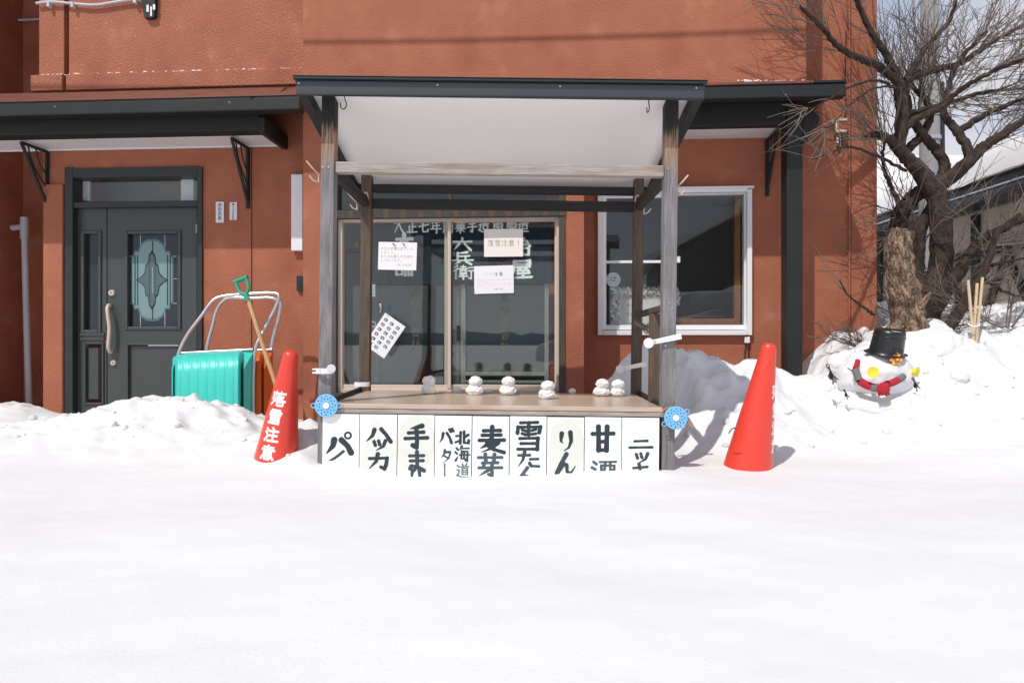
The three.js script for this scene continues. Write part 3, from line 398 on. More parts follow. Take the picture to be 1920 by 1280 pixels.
{ // front door with sidelight, transom and leaded glass
  const d = node('front_door', shop), o = WL;
  part('door_frame', merge(bW(120, 313, 135, 800, o - 0.16, o + 0.02), bW(369, 312, 378, 800, o - 0.16, o + 0.02), bW(135, 313, 369, 331, o - 0.16, o + 0.02), bW(135, 377, 369, 388, o - 0.15, o + 0.008)), M.doorDark, d);
  part('transom_pane', bW(135, 331, 369, 377, o - 0.08, o - 0.075, 0), M.glass, d);
  part('transom_backing', bW(120, 300, 385, 420, o - 0.6, o - 0.55, 0), M.room, d);
  part('transom_curtain', bW(338, 333, 362, 376, o - 0.14, o - 0.11, 0.004), M.soffitOld, d); part('transom_curtain', bW(142, 335, 166, 376, o - 0.14, o - 0.11, 0.004), M.soffitOld, d);
  const f = o - 0.045;
  const panel = (x0, y0, x1, y1, holes) => slab(poly(rectPts(WR(x0, y0, x1, y1, f)), holes.map((h) => rectPts(WR(...h, f)))), f - 0.045, f);
  part('sidelight', panel(136, 388, 199, 800, [[155, 437, 183, 619], [158, 644, 190, 756]]), M.doorPaint, d);
  part('door_leaf', panel(201, 388, 368, 800, [[236, 437, 334, 614], [238, 646, 334, 755]]), M.doorPaint, d);
  const mould = (x0, y0, x1, y1, t) => merge(bW(x0 - t, y0 - t, x0, y1 + t, f - 0.03, f + 0.014, 0.006), bW(x1, y0 - t, x1 + t, y1 + t, f - 0.03, f + 0.014, 0.006), bW(x0, y0 - t, x1, y0, f - 0.03, f + 0.013, 0.006), bW(x0, y1, x1, y1 + t, f - 0.03, f + 0.013, 0.006));
  part('moulding', mould(156, 438, 182, 618, 6), M.doorPaint, d); part('moulding', mould(159, 645, 189, 755, 4), M.doorPaint, d);
  part('moulding', mould(238, 438, 332, 612, 6), M.doorPaint, d); part('moulding', mould(239, 647, 333, 754, 4), M.doorPaint, d);
  part('moulding', merge(bW(145, 624, 194, 630, f, f + 0.012), bW(145, 632, 194, 638, f, f + 0.012)), M.doorPaint, d);
  part('raised_panel', merge(bW(164, 651, 184, 749, f - 0.04, f - 0.012, 0.008)), M.doorPaint, d); part('raised_panel', bW(240, 648, 332, 753, f - 0.04, f - 0.014, 0.004), M.doorPaint, d);
  part('glass_pane', bW(155, 437, 183, 619, f - 0.036, f - 0.03, 0), M.glassDoor, d); part('glass_pane', bW(236, 437, 334, 614, f - 0.036, f - 0.03, 0), M.glassDoor, d);
  const g = f - 0.03, P = (x, y) => W(x, y, g);
  const oval = (k) => { const c = [285, 525], out = [], q = [[0, -73], [10, -72], [19, -66], [24, -56], [24, -52], [32, -52], [33, -46], [38, -40], [38, 40], [33, 46], [32, 52], [24, 52], [24, 56], [19, 66], [10, 72], [0, 73]]; for (const [x, y] of q) out.push(P(c[0] + x * k, c[1] + y * k)); for (const [x, y] of q.slice(1, -1).reverse()) out.push(P(c[0] - x * k, c[1] + y * k)); return out; };
  part('lead_line', slab(poly(oval(1.06)), g + 0.0005, g + 0.003), M.glassTealDark, d);
  part('frosted_glass', slab(poly(oval(1)), g + 0.0008, g + 0.005), M.glassTeal, d);
  const dia = [[0, -52], [5, -44], [7, -30], [11, -26], [13, -12], [20, -5], [28, 0], [20, 5], [13, 12], [11, 26], [7, 30], [5, 44], [0, 52]];
  const diam = (k) => [...dia.map(([x, y]) => P(285 + x * k, 525 + y * k)), ...dia.slice(1, -1).reverse().map(([x, y]) => P(285 - x * k, 525 + y * k))];
  part('lead_line', slab(poly(diam(1.08)), g + 0.005, g + 0.007), M.blackPlain, d); part('coloured_glass', slab(poly(diam(0.98)), g + 0.0055, g + 0.0085), M.glassTealDark, d);
  part('lead_line', merge([[285, 452, 285, 473], [285, 577, 285, 598], [252, 478, 252, 572], [257, 478, 257, 572], [313, 478, 313, 572], [318, 478, 318, 572], [280, 482, 280, 568], [290, 482, 290, 568]].map(([a, b, c, e]) => bW(a - 0.5, b, c + 0.5, e, g + 0.004, g + 0.0092, 0))), M.blackPlain, d);
  [[262, 440, 263, 470], [308, 440, 309, 470], [262, 582, 263, 612], [308, 582, 309, 612], [240, 480, 248, 481], [322, 480, 331, 481], [240, 522, 247, 523], [323, 522, 331, 523], [240, 568, 248, 569], [322, 568, 331, 569]].forEach(([a, b, c, e]) => part('came', bW(a, b, c, e, g, g + 0.003, 0), M.greyPlastic, d));
  part('glass_strip', bW(284, 500, 287, 550, g + 0.008, g + 0.0105, 0.001), M.glassTeal, d);
  // handle and locks
  const h0 = W(206, 572, f), h1 = W(213, 615, f), h2 = W(209, 660, f);
  const hp = [[h0[0], h0[1], f + 0.02], [h0[0] + 0.012, h0[1] - 0.03, f + 0.055], [h1[0], h1[1], f + 0.062], [h2[0] + 0.008, h2[1] + 0.03, f + 0.055], [h2[0], h2[1], f + 0.02]];
  part('handle', merge(tube(hp, 0.016, 10, 24), bx(h0[0] - 0.014, h0[1] - 0.02, f, h0[0] + 0.014, h0[1] + 0.012, f + 0.028), bx(h2[0] - 0.014, h2[1] - 0.012, f, h2[0] + 0.014, h2[1] + 0.02, f + 0.028)), M.aluWarm, d);
  for (const [x, y, r] of [[210, 549, 0.028], [213, 680, 0.024]]) { const q = W(x, y, f), c = new THREE.CylinderGeometry(r * 0.85, r, 0.02, 20); c.rotateX(Math.PI / 2); c.translate(q[0], q[1], f + 0.01); const k = new THREE.BoxGeometry(0.006, 0.014, 0.006); k.translate(q[0], q[1], f + 0.021); const l = part('lock', c, M.aluWarm, d); part('lock', k, M.blackPlain, d); }
  for (const y of [405, 760]) { const q = W(139, y, f), c = new THREE.CylinderGeometry(0.009, 0.009, 0.11, 10); c.translate(q[0], q[1], f + 0.008); part('hinge', c, M.blackPlain, d); }
  part('hinge', bW(366, 420, 369, 437, f, f + 0.014, 0.002), M.aluGrey, d);
}
const scroll = (q0, q1, q2) => { // iron bracket: wall leg, top leg, brace and a small curl
  const A = new THREE.Vector3(...q0), B = new THREE.Vector3(...q1), C = new THREE.Vector3(...q2), m = B.clone().lerp(C, 0.45);
  return merge(bar(q0, q2, 0.022, 0.022), bar(q0, q1, 0.022, 0.022), bar(q1, q2, 0.022, 0.022), tube([A.clone().lerp(B, 0.45), A.clone().lerp(m, 0.55), A.clone().lerp(C, 0.45)], 0.007, 6), tube([A.clone().lerp(B, 0.75), B.clone().lerp(C, 0.35).lerp(A, 0.12), A.clone().lerp(C, 0.7)], 0.007, 6));
};
{ // canopy over the door
  const c = node('door_canopy', shop), gf = 0.27, gb = 0.16;
  const u0 = uAt(-200, gf), u1 = uAt(562, gf), y0 = vAt(280, 211, gf), y1 = vAt(280, 186, gf);
  part('gutter', bx(u0, y0, gb, u1, y1, gf, 0.012), M.blackPaint, c);
  part('gutter_lip', bx(u0, y1 + 0.001, gf - 0.012, u1, y1 + 0.008, gf + 0.006, 0.003), M.blackPaint, c);
  const bf = 0.10, b0 = uAt(-200, bf), b1 = uAt(486, bf), by0 = vAt(280, 248, bf), by1 = vAt(280, 214, bf);
  part('beam', bx(b0, by0, bf - 0.14, b1, y1 - 0.02, bf, 0.006), M.blackPlain, c);
  part('side_board', bx(b1 + 0.002, by0 - 0.03, WL + 0.002, b1 + 0.05, y0 - 0.004, bf + 0.02, 0.006), M.blackPlain, c);
  part('soffit', bx(b0, by0 + 0.012, WL + 0.001, b1, by0 + 0.03, bf - 0.142, 0), M.soffitOld, c);
  part('soffit_trim', bx(b0, by0 - 0.004, WL + 0.001, b1, by0 + 0.011, WL + 0.02, 0.003), M.soffitOld, c);
  // sloping metal roof from the ledge down to the gutter
  const zr = WL + 0.12, yr = vAt(300, 165, WL + 0.15), s = [[zr, yr], [gf - 0.015, y1 + 0.006], [gf - 0.015, y1 - 0.012], [zr, yr - 0.02]];
  const g = slab(poly(s.map(([z, y]) => [-z, y])), 0, u1 - u0); g.rotateY(Math.PI / 2); g.translate(u0, 0, 0);
  part('canopy_roof', boxUV(g), M.rustMetal, c);
  for (const [px, pf] of [[86, 28], [463, 432]]) { const u = uAt(px, WL + 0.02), t = vAt(px, 268, WL + 0.02); part('bracket', scroll([u, by0 - 0.012, WL + 0.016], [u, by0 - 0.012, WL + 0.30], [u, by0 - 0.47, WL + 0.016]), M.blackPlain, c); part('bracket', bx(u - 0.017, by0 - 0.53, WL + 0.001, u + 0.017, by0 - 0.01, WL + 0.012, 0.003), M.blackPlain, c); }
  part('cable', tube([[uAt(470, gf), y1 - 0.01, gf + 0.008], [uAt(500, gf), y1 + 0.04, gf - 0.1], [uAt(545, WL + 0.15), vAt(545, 158, WL + 0.15), WL + 0.16]], 0.005, 6), M.blackPlain, c);
}
{ // canopy over the side window, with its post
  const c = node('side_canopy', shop), gf = WRT + 0.70, gb = gf - 0.10;
  const u0 = uAt(1150, gf), u1 = uAt(1588, gf), y0 = vAt(1450, 182, gf), y1 = vAt(1450, 158, gf);
  part('gutter', bx(u0, y0, gb, u1, y1, gf, 0.01), M.blackPaint, c);
  const uM = uAt(1512, 0);
  part('canopy_roof', bx(u0, y1 + 0.002, 0.002, uM, y1 + 0.022, gf + 0.01, 0.004), M.rustMetal, c); part('canopy_roof', bx(uM + 0.002, y1 + 0.002, WRT + 0.001, u1, y1 + 0.02, gf + 0.01, 0.004), M.blackPaint, c);
  const bf = WRT + 0.40, by0 = vAt(1400, 234, bf), pu0 = uAt(1476, bf), pu1 = uAt(1506, bf);
  part('beam', bx(u0, by0, bf - 0.1, pu0 - 0.002, y1 - 0.02, bf - 0.01, 0.006), M.blackPlain, c);
  part('soffit', bx(uAt(1095, 0) + 0.01, by0 + 0.012, WRT + 0.001, pu0, by0 + 0.03, bf - 0.102, 0), M.soffitOld, c);
  part('post', bx(pu0, 0.1, bf - 0.15, pu1, y1 - 0.03, bf, 0.008), M.blackPaint, c);
  const cs = [[pu1 + 0.002, y0 - 0.01], [pu1 + 0.12, y0 - 0.01], [pu1 + 0.135, y0 - 0.06], [pu1 + 0.12, y0 - 0.12], [pu1 + 0.065, y0 - 0.16], [pu1 + 0.055, y0 - 0.23], [pu1 + 0.002, y0 - 0.26]];
  part('corbel', slab(poly(cs), bf - 0.14, bf - 0.01, 0.006), M.blackPaint, c);
  const u = uAt(1440, WRT + 0.02);
  part('bracket', scroll([u, by0 - 0.012, WRT + 0.016], [u, by0 - 0.012, WRT + 0.28], [u, by0 - 0.42, WRT + 0.016]), M.blackPlain, c); part('bracket', bx(u - 0.017, by0 - 0.48, WRT + 0.001, u + 0.017, by0 - 0.01, WRT + 0.012, 0.003), M.blackPlain, c);
  part('snow_crust', (() => { const gs = []; for (let i = 0; i < 46; i++) { const g = lump(rr(0.008, 0.026), rr(0.005, 0.013), rr(0.01, 0.03), 0.4, 2, i, 3); g.translate(lerp(uAt(1345, 0), uM, rnd() ** 0.7), y1 + 0.026, rr(0.01, 0.03)); gs.push(g); } return merge(gs); })(), M.snow, c).userData.kind = 'stuff';
}
{ // small fittings on the walls
  const gz = WL + 0.13, Pu = (px, py, z) => { const q = W(px, py, z); return [q[0], q[1], z + 0.016]; };
  part('cable', tube([Pu(70, 8, gz), Pu(95, 5, gz), Pu(135, 8, gz), Pu(180, 11, gz), Pu(215, 6, gz), Pu(250, 1, gz), Pu(292, 1, gz)], 0.012, 8, 60), M.greyPlastic, shop);
  part('cable', tube([[...W(-40, 26, -1.2), -1.2], [...W(30, 37, -1.2), -1.2], [...W(74, 36, -1.2), -1.2]], 0.012, 8, 30), M.greyPlastic, shop);
  for (const b of [[86, 3, 91, 12], [131, 3, 136, 13], [248, -2, 254, 5]]) part('cable_clip', bW(...b, gz - 0.01, gz + 0.035), M.greyPlastic, shop);
  const br = node('anchor_bracket', shop); const q = (x, y) => W(x, y, gz);
  part('plate', slab(poly([q(266, -12), q(295, -12), q(293, 34), q(287, 37), q(274, 36), q(270, 20)]), gz - 0.008, gz + 0.03, 0.004), M.blackPaint, br);
  part('peeling_paint', merge(bW(274, 9, 278, 22, gz + 0.03, gz + 0.033, 0), bW(281, 12, 284, 30, gz + 0.03, gz + 0.033, 0), bW(286, 8, 290, 18, gz + 0.03, gz + 0.033, 0)), M.whitePlastic, br);
  const dz = -1.02, ux = uAt(45, dz), vy = vAt(45, 425, dz), pipe = node('downpipe', shop);
  part('pipe', tube([[ux, vy - 0.05, dz], [ux + 0.03, 1.0, dz], [ux + 0.055, 0.1, dz]], 0.03, 14, 20), M.greyPlastic, pipe);
  part('pipe_joint', merge(tube([[ux, vy - 0.12, dz], [ux, vy + 0.09, dz]], 0.037, 14, 2), tube([[ux, vy, dz], [ux - 0.14, vy - 0.005, dz - 0.02]], 0.028, 14, 2)), M.greyPlastic, pipe);
  const cap = new THREE.CylinderGeometry(0.037, 0.037, 0.006, 14); cap.translate(ux, vy + 0.09, dz); part('pipe_cap', cap, M.greyPlastic, pipe);
  // name plates by the door
  const plate = (x0, y0, x1, y1, fn, w, h) => { const r = WR(x0, y0, x1, y1, WL + 0.012), g = sheet(r[2] - r[0], r[3] - r[1], 0.011); g.translate((r[0] + r[2]) / 2, (r[1] + r[3]) / 2, WL + 0.0065); return part('name_plate', g, std(0xffffff, 0.45, { map: canvasTex(w, h, fn) }), shop); };
  plate(404, 378, 419, 417, (c, w, h) => { c.fillStyle = '#dcdae2'; c.fillRect(0, 0, w, h); '渋谷忠男'.split('').forEach((k, i) => write(c, k, 30, 14 + i * 72, 66, 66, 11, '#1d2b33')); }, 128, 330);
  plate(430, 379, 443.5, 412, (c, w, h) => { c.fillStyle = '#d3d8da'; c.fillRect(0, 0, w, h); c.fillStyle = '#a0202c'; c.fillRect(48, 14, 16, 44); c.fillRect(34, 28, 44, 16); c.fillRect(50, 70, 12, 76); '日本社会'.split('').forEach((k, i) => write(c, k, 36, 152 + i * 36, 34, 34, 13, '#39454a')); }, 112, 300);
  part('meter_cover', bW(545, 326, 567, 470, WL + 0.001, WL + 0.05, 0.008), M.whitePlastic, shop);
  const ic = node('intercom', shop); part('housing', bW(555, 516, 571, 545, WL + 0.001, WL + 0.03, 0.006), M.sheetDark, ic); part('speaker_slot', bW(561, 532, 567, 540, WL + 0.03, WL + 0.034, 0.001), M.blackPlain, ic); part('lens', bW(561, 521, 566, 527, WL + 0.03, WL + 0.034, 0.002), M.glassDoor, ic);
  // broken lamp box and dangling wires on the right wall
  const lb = node('lamp_box', shop), lz = WRT + 0.07;
  part('housing', bW(1570, 224, 1589, 246, WRT + 0.003, lz, 0.006), M.trimPaint, lb); part('rim', merge(bW(1568, 221, 1590, 226, WRT + 0.003, lz + 0.008, 0.003), bW(1569, 243, 1589, 247, WRT + 0.003, lz + 0.008, 0.003), bW(1568, 226, 1571, 243, lz - 0.02, lz + 0.006, 0.002)), std([0.68, 0.55, 0.42], 0.7), lb);
  part('wire', merge([[1572, 248, 1570, 262, 1574, 276], [1576, 248, 1580, 260, 1573, 272], [1583, 248, 1580, 262, 1586, 274], [1578, 248, 1584, 258, 1578, 284], [1586, 248, 1590, 258, 1582, 266]].map(([a, b, c, e, g, h]) => tube([[...W(a, b, lz), lz - 0.03], [...W(c, e, lz), lz - 0.02], [...W(g, h, lz), lz - 0.035]], 0.004, 5))), M.blackPlain, lb);
  part('wire_end', bW(1569, 256, 1573, 268, lz - 0.04, lz - 0.02, 0.002), std([0.68, 0.55, 0.42], 0.7), lb);
  part('wire', tube([[...W(1583, 222, WRT), WRT + 0.02], [...W(1585, 190, WRT), WRT + 0.015], [...W(1584, 150, WRT), WRT + 0.012], [...W(1586, 60, WRT), WRT + 0.012]], 0.004, 5), M.blackPlain, lb);
  part('tap_box', bW(1397, 631, 1407, 643, WRT + 0.002, WRT + 0.04, 0.006), M.whitePlastic, shop);
  part('wire', merge(tube([[...W(1399, 643, WRT), WRT + 0.02], [...W(1396, 660, WRT), WRT + 0.015], [...W(1398, 690, WRT), WRT + 0.012]], 0.004, 5), tube([[...W(1405, 643, WRT), WRT + 0.02], [...W(1403, 660, WRT), WRT + 0.016], [...W(1405, 690, WRT), WRT + 0.012]], 0.005, 5)), M.blackPlain, shop);
}
// ---------------------------------------------------------------- the wooden stall
const stall = onStall(thing('market_stall', 'weathered wooden sales stall with white-lined roof standing in the snow', 'stall'));
const DEP = -0.9;                                   // rear posts
{
  const sU = (px, w) => S(px, 640, w)[0], sV = (px, py, w) => S(px, py, w)[1];
  const soff = (z) => lerp(sV(940, 184, 0), sV(940, 331, DEP), z / DEP);    // underside of the roof at depth z
  const fp = [[597, 622], [1243, 1268]], rp = [[673, 692.5], [1187, 1204.5]];
  // front posts: grey below, black under the roof from painted roof shadow and some old stain
  for (const [a, b] of fp) {
    const u0 = sU(a, 0), u1 = sU(b, 0), yt = soff(0), ys = sV(940, 300, 0);
    const g = bx(u0, 0, -0.075, u1, yt, 0, 0.004);
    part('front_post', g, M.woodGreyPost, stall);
  }
  for (const [a, b] of rp) part('rear_post', bx(sU(a, DEP), 0, DEP - 0.07, sU(b, DEP), soff(DEP), DEP, 0.004), M.woodDark2, stall);
  const uL1 = sU(622, 0), uR0 = sU(1243, 0);
  const along = (g) => { const p = g.attributes.position, uv = g.attributes.uv; for (let i = 0; i < uv.count; i++) uv.setXY(i, p.getY(i) + p.getZ(i), p.getX(i)); return g; };   // grain along x
  part('front_beam', along(bx(uL1 + 0.001, sV(940, 326, 0), -0.06, uR0 - 0.001, sV(940, 305, 0), -0.012, 0.004)), M.woodPale, stall);
  part('rear_beam', along(bx(sU(692.5, DEP), sV(940, 361, DEP), DEP - 0.06, sU(1187, DEP), sV(940, 347, DEP), DEP - 0.01, 0.004)), M.woodStain, stall);
  part('rear_beam', along(bx(sU(692.5, DEP), sV(940, 392, DEP), DEP - 0.06, sU(1187, DEP), sV(940, 374, DEP), DEP - 0.01, 0.004)), M.woodStain, stall);
  const zAlong = (g) => { const p = g.attributes.position, uv = g.attributes.uv; for (let i = 0; i < uv.count; i++) uv.setXY(i, p.getY(i) + p.getX(i), p.getZ(i)); return g; };
  const ry0 = sV(940, 326, 0), ry1 = sV(940, 305, 0);
  for (const [u0, u1, v0, v1] of [[sU(601, 0), sU(620, 0), sU(675, DEP), sU(691, DEP)], [sU(1245, 0), sU(1266, 0), sU(1189, DEP), sU(1203, DEP)]]) part('side_rail', zAlong(bx(u0 + 0.004, ry0, DEP + 0.001, u1 - 0.004, ry1, -0.077, 0.004)), M.woodStain, stall);
  // roof: dark sheet on a white lining, fascia and side trims
  const zf = 0.12, zb = DEP - 0.14, uf0 = sU(549, zf), uf1 = sU(1315, zf), yf = soff(zf), yb = soff(zb), sl = Math.atan2(yf - yb, zf - zb);
  const incl = (x0, x1, h0, h1, z0, z1) => { const g = bx(x0, h0, z0, x1, h1, z1, 0.003); const p = g.attributes.position; for (let i = 0; i < p.count; i++) p.setY(i, p.getY(i) + soff(p.getZ(i))); g.computeVertexNormals(); return g; };
  part('roof_lining', incl(uf0 + 0.03, uf1 - 0.03, 0.002, 0.012, zb, zf - 0.012), M.soffit, stall);
  part('roof_sheet', incl(uf0 - 0.012, uf1 + 0.012, 0.014, 0.024, zb - 0.02, zf + 0.02), M.sheetDark, stall);
  for (const [a, b] of [[uf0, uf0 + 0.05], [uf1 - 0.05, uf1]]) part('side_trim', incl(a, b, -0.055, 0.0135, zb - 0.01, zf - 0.014), M.blackPlain, stall);
  part('fascia', bx(uf0, yf - 0.056, zf - 0.012, uf1, yf + 0.010, zf, 0.003), M.sheet, stall);
  part('fascia_lip', merge(bx(uf0, yf - 0.064, zf - 0.014, uf1, yf - 0.057, zf + 0.006, 0.002), bx(uf0 - 0.012, yf + 0.011, zf - 0.01, uf1 + 0.012, yf + 0.03, zf + 0.02, 0.003)), M.sheetDark, stall);
  part('rear_fascia', bx(uf0 + 0.051, yb - 0.05, zb - 0.012, uf1 - 0.051, yb + 0.01, zb - 0.001, 0.003), M.blackPlain, stall);
  part('fascia_screw', merge([560, 820, 1050, 1306].map((x) => { const q = S(x, 164 + (x - 940) * 0.012, zf), c = new THREE.SphereGeometry(0.006, 8, 6); c.translate(q[0], yf - 0.005, zf); return c; })), M.steel, stall);
  // hooks
  const hook = (px, py, turn) => { const q = S(px, py, 0.06), c = Math.cos(turn), s = Math.sin(turn), P = (x, y) => [q[0] + x * c, q[1] + y, 0.06 + x * s]; return tube([P(0, 0.03), P(0.004, -0.01), P(0.012, -0.035), P(0.006, -0.055), P(-0.006, -0.06), P(-0.016, -0.05), P(-0.018, -0.03)], 0.0028, 6, 30); };
  part('roof_hook', hook(645, 182, 0), M.blackPlain, stall); part('roof_hook', hook(1216, 188, 1.35), M.blackPlain, stall);
  const peg = (px, py, d, z) => { const q = S(px, py, z); return merge(tube([[q[0], q[1], z], [q[0] + d * 0.022, q[1] + 0.022, z + 0.03], [q[0] + d * 0.05, q[1] + 0.055, z + 0.05]], 0.0045, 6), tube([[q[0], q[1], z], [q[0] - d * 0.003, q[1] - 0.045, z + 0.005]], 0.0045, 6), tube([[q[0] - d * 0.003, q[1] - 0.045, z + 0.005], [q[0] + d * 0.018, q[1] - 0.04, z + 0.03], [q[0] + d * 0.035, q[1] - 0.018, z + 0.045]], 0.0045, 6)); };
  part('coat_peg', peg(669, 380, -1, DEP + 0.02), M.pink, stall); part('coat_peg', peg(1208, 388, 1, DEP + 0.02), M.pink, stall);
  part('coat_peg', peg(597, 326, -1, -0.05), M.pink, stall); part('coat_peg', peg(1268, 352, 1, -0.05), M.pink, stall);
  part('coat_peg', tube([[...S(683, 361, DEP + 0.02), DEP + 0.02], [...S(688, 362, DEP + 0.03), DEP + 0.03], [...S(690, 374, DEP + 0.02), DEP + 0.02]], 0.005, 6), M.pink, stall); part('coat_peg', tube([[...S(1198, 367, DEP + 0.02), DEP + 0.02], [...S(1194, 367, DEP + 0.03), DEP + 0.03], [...S(1191, 378, DEP + 0.02), DEP + 0.02]], 0.005, 6), M.pink, stall);
  // counter
  const cy = sV(940, 760, 0.03), cB = DEP + 0.03, un0 = sU(622, 0), un1 = sU(1243, 0);
  const front = along(bx(un0 + 0.002, cy - 0.026, -0.30, un1 - 0.002, cy, 0.028, 0.005)), back = along(bx(sU(606, 0) , cy - 0.024, cB, sU(1260, 0), cy - 0.001, -0.302, 0.004));
  part('counter_board', front, M.woodCounter, stall);
  for (let i = 0; i < 2; i++) { const z1 = -0.302 - i * 0.285, z0 = Math.max(cB, z1 - 0.283); part('counter_board', along(bx(lerp(un0, sU(690, DEP), -z1 / 0.9 - 0.06), cy - 0.024, z0, lerp(un1, sU(1190, DEP), -z1 / 0.9 - 0.06), cy - 0.001, z1, 0.003)), M.woodCounter, stall); }
  part('counter_edge', along(bx(sU(628, 0.03), sV(940, 778, 0.03), 0.001, sU(1247, 0.03), cy - 0.028, 0.034, 0.004)), M.woodPale, stall);
  part('counter_batten', bar([sU(616, 0), cy + 0.004, -0.08], [sU(676, DEP), cy + 0.004, DEP + 0.002], 0.018, 0.03), M.woodStain, stall);
  part('counter_batten', bar([sU(1246, 0), cy + 0.004, -0.08], [sU(1200, DEP), cy + 0.004, DEP + 0.002], 0.018, 0.03), M.woodStain, stall);
  // side guard on the right: top rail, short post and a stub of handrail
  const gy = sV(1244, 572, -0.1) , mz = -0.28, mu = sU(1231, mz);
  part('guard_rail', zAlong(bar([sU(1247, -0.08) , sV(1247, 577, -0.08), -0.085], [sU(1197, DEP), sV(1197, 590, DEP), DEP + 0.002], 0.05, 0.03)), M.woodDark, stall);
  part('guard_post', bx(mu - 0.032, cy + 0.001, mz - 0.06, mu + 0.028, sV(1231, 588, mz), mz, 0.004), M.woodDark2, stall);
  part('handrail_stub', bar([...S(1192, 603, DEP + 0.05), DEP + 0.05], [...S(1222, 622, -0.45), -0.45], 0.03, 0.03, 0.01), M.woodGrey, stall);
  part('rope_ring', tube([[0, 0.026, 0.004], [0.026, 0, 0], [0, -0.026, -0.004], [-0.026, 0, 0]].map(([x, y, z]) => { const q = S(1213, 617, -0.6); return [q[0] + x * 0.7, q[1] + y, -0.6 + z + x]; }), 0.005, 6, 24, true), std([0.55, 0.34, 0.16], 0.8), stall);
  part('screw', merge([[605, 313], [616, 313], [1253, 316], [1255, 568], [1261, 578], [1248, 648]].map(([x, y]) => { const q = S(x, y, 0), c = new THREE.CylinderGeometry(0.006, 0.006, 0.003, 10); c.rotateX(Math.PI / 2); c.translate(q[0], q[1], 0.001); return c; })), M.steel, stall);
  // menu boards
  const ink = '#27333b', ink2 = '#35424b';
  const bw = 256, bh = 512, k = bw / 69;
  const BO = [
    (c) => { write(c, 'パ', 12, 110, 220, 190, 21, ink); c.strokeStyle = ink; c.lineWidth = 15; c.beginPath(); c.arc(178, 150, 21, 0, 7); c.stroke(); c.strokeStyle = ink2; c.fillStyle = ink2; c.beginPath(); c.moveTo(36, 330); c.quadraticCurveTo(90, 300, 140, 254); c.lineTo(150, 250); c.lineTo(162, 262); c.quadraticCurveTo(110, 310, 70, 330); c.fill(); },
    (c) => { stain(c, [[90, 40], [110, 28], [145, 40], [150, 130], [120, 160], [60, 170], [20, 240], [10, 400], [250, 420], [246, 280], [160, 170], [85, 120]], '#dfe2d9'); write(c, 'ハ', 30, 80, 196, 130, 21, ink); write(c, 'ッ', 66, 146, 140, 110, 21, ink); write(c, 'カ', 40, 264, 180, 120, 22, ink); },
    (c) => { stain(c, [[70, 4], [180, 2], [256, 30], [256, 400], [0, 400], [0, 110], [40, 50]], '#dee0d7'); write(c, '手', 34, 62, 190, 180, 17, ink); write(c, 'ま', 48, 246, 170, 160, 17, ink2); write(c, 'り', 70, 380, 120, 110, 20, ink2); },
    (c) => { write(c, '北', 136, 100, 110, 110, 18, ink); write(c, '海', 136, 205, 112, 120, 14, ink2); write(c, '道', 150, 330, 96, 110, 13, '#6d777e'); write(c, 'バ', 24, 90, 110, 116, 18, ink); write(c, 'タ', 34, 230, 92, 110, 17, ink2); write(c, 'ー', 40, 330, 60, 100, 20, '#66717a'); },
    (c) => { stain(c, [[0, 2], [60, 4], [50, 40], [0, 50]], '#e6e9e6'); write(c, '麦', 34, 62, 200, 196, 16, ink); write(c, '芽', 24, 254, 200, 170, 15, '#49565f'); },
    (c) => { write(c, '雪', 28, 24, 206, 220, 13, ink); write(c, 'た', 40, 238, 180, 130, 18, ink2); write(c, 'ん', 34, 350, 176, 130, 19, '#4b5862'); },
    (c) => { stain(c, [[10, 90], [60, 50], [90, 40], [130, 10], [190, 24], [200, 60], [256, 80], [256, 410], [20, 410], [0, 260]], '#dde0d6'); write(c, 'り', 56, 90, 150, 150, 19, ink); write(c, 'ん', 52, 244, 160, 160, 19, ink2); },
    (c) => { stain(c, [[196, 0], [256, 0], [256, 90], [222, 140], [206, 90]], '#e0e4e2'); write(c, '甘', 40, 46, 170, 210, 20, ink); write(c, '酒', 36, 290, 196, 150, 13, '#4a5660'); },
    (c) => { write(c, 'ニ', 34, 130, 190, 110, 20, ink); write(c, 'ッ', 66, 212, 140, 110, 20, ink2); write(c, 'キ', 44, 312, 170, 120, 19, ink2); },
  ];
  function stain(c, pts, col) { c.fillStyle = col; c.beginPath(); pts.forEach((p, i) => { const q = pts[(i + 1) % pts.length], mx = (p[0] + q[0]) / 2, my = (p[1] + q[1]) / 2; if (!i) c.moveTo(mx, my); else { const o = pts[(i + 1) % pts.length]; c.quadraticCurveTo(p[0], p[1], mx, my); } }); c.closePath(); c.fill(); }
  const xe = [606, 676, 747, 817, 887, 957.5, 1027.5, 1098, 1168, 1239];
  BO.forEach((fn, i) => {
    const u0 = sU(xe[i] + 0.8, 0.03), u1 = sU(xe[i + 1] - 0.8, 0.03), yt = sV(940, 779.5, 0.03), h = (u1 - u0) * 2, g = sheet(u1 - u0, h, 0.009, i % 3 === 1 ? 0.001 : 0);
    g.translate((u0 + u1) / 2, yt - h / 2 - rr(0, 0.003), 0.027 + (i % 2) * 0.002);
    part('menu_board', g, std(0xffffff, 0.5, { map: canvasTex(bw, bh, (c) => { c.fillStyle = i % 4 === 1 ? '#f0f0ec' : '#f4f4f3'; c.fillRect(0, 0, bw, bh); fn(c); }) }), stall);
  });
  part('skirt_board', bx(sU(606, 0), 0, -0.03, sU(1239, 0), sV(940, 779, 0), -0.012, 0.002), M.woodDark, stall);
}
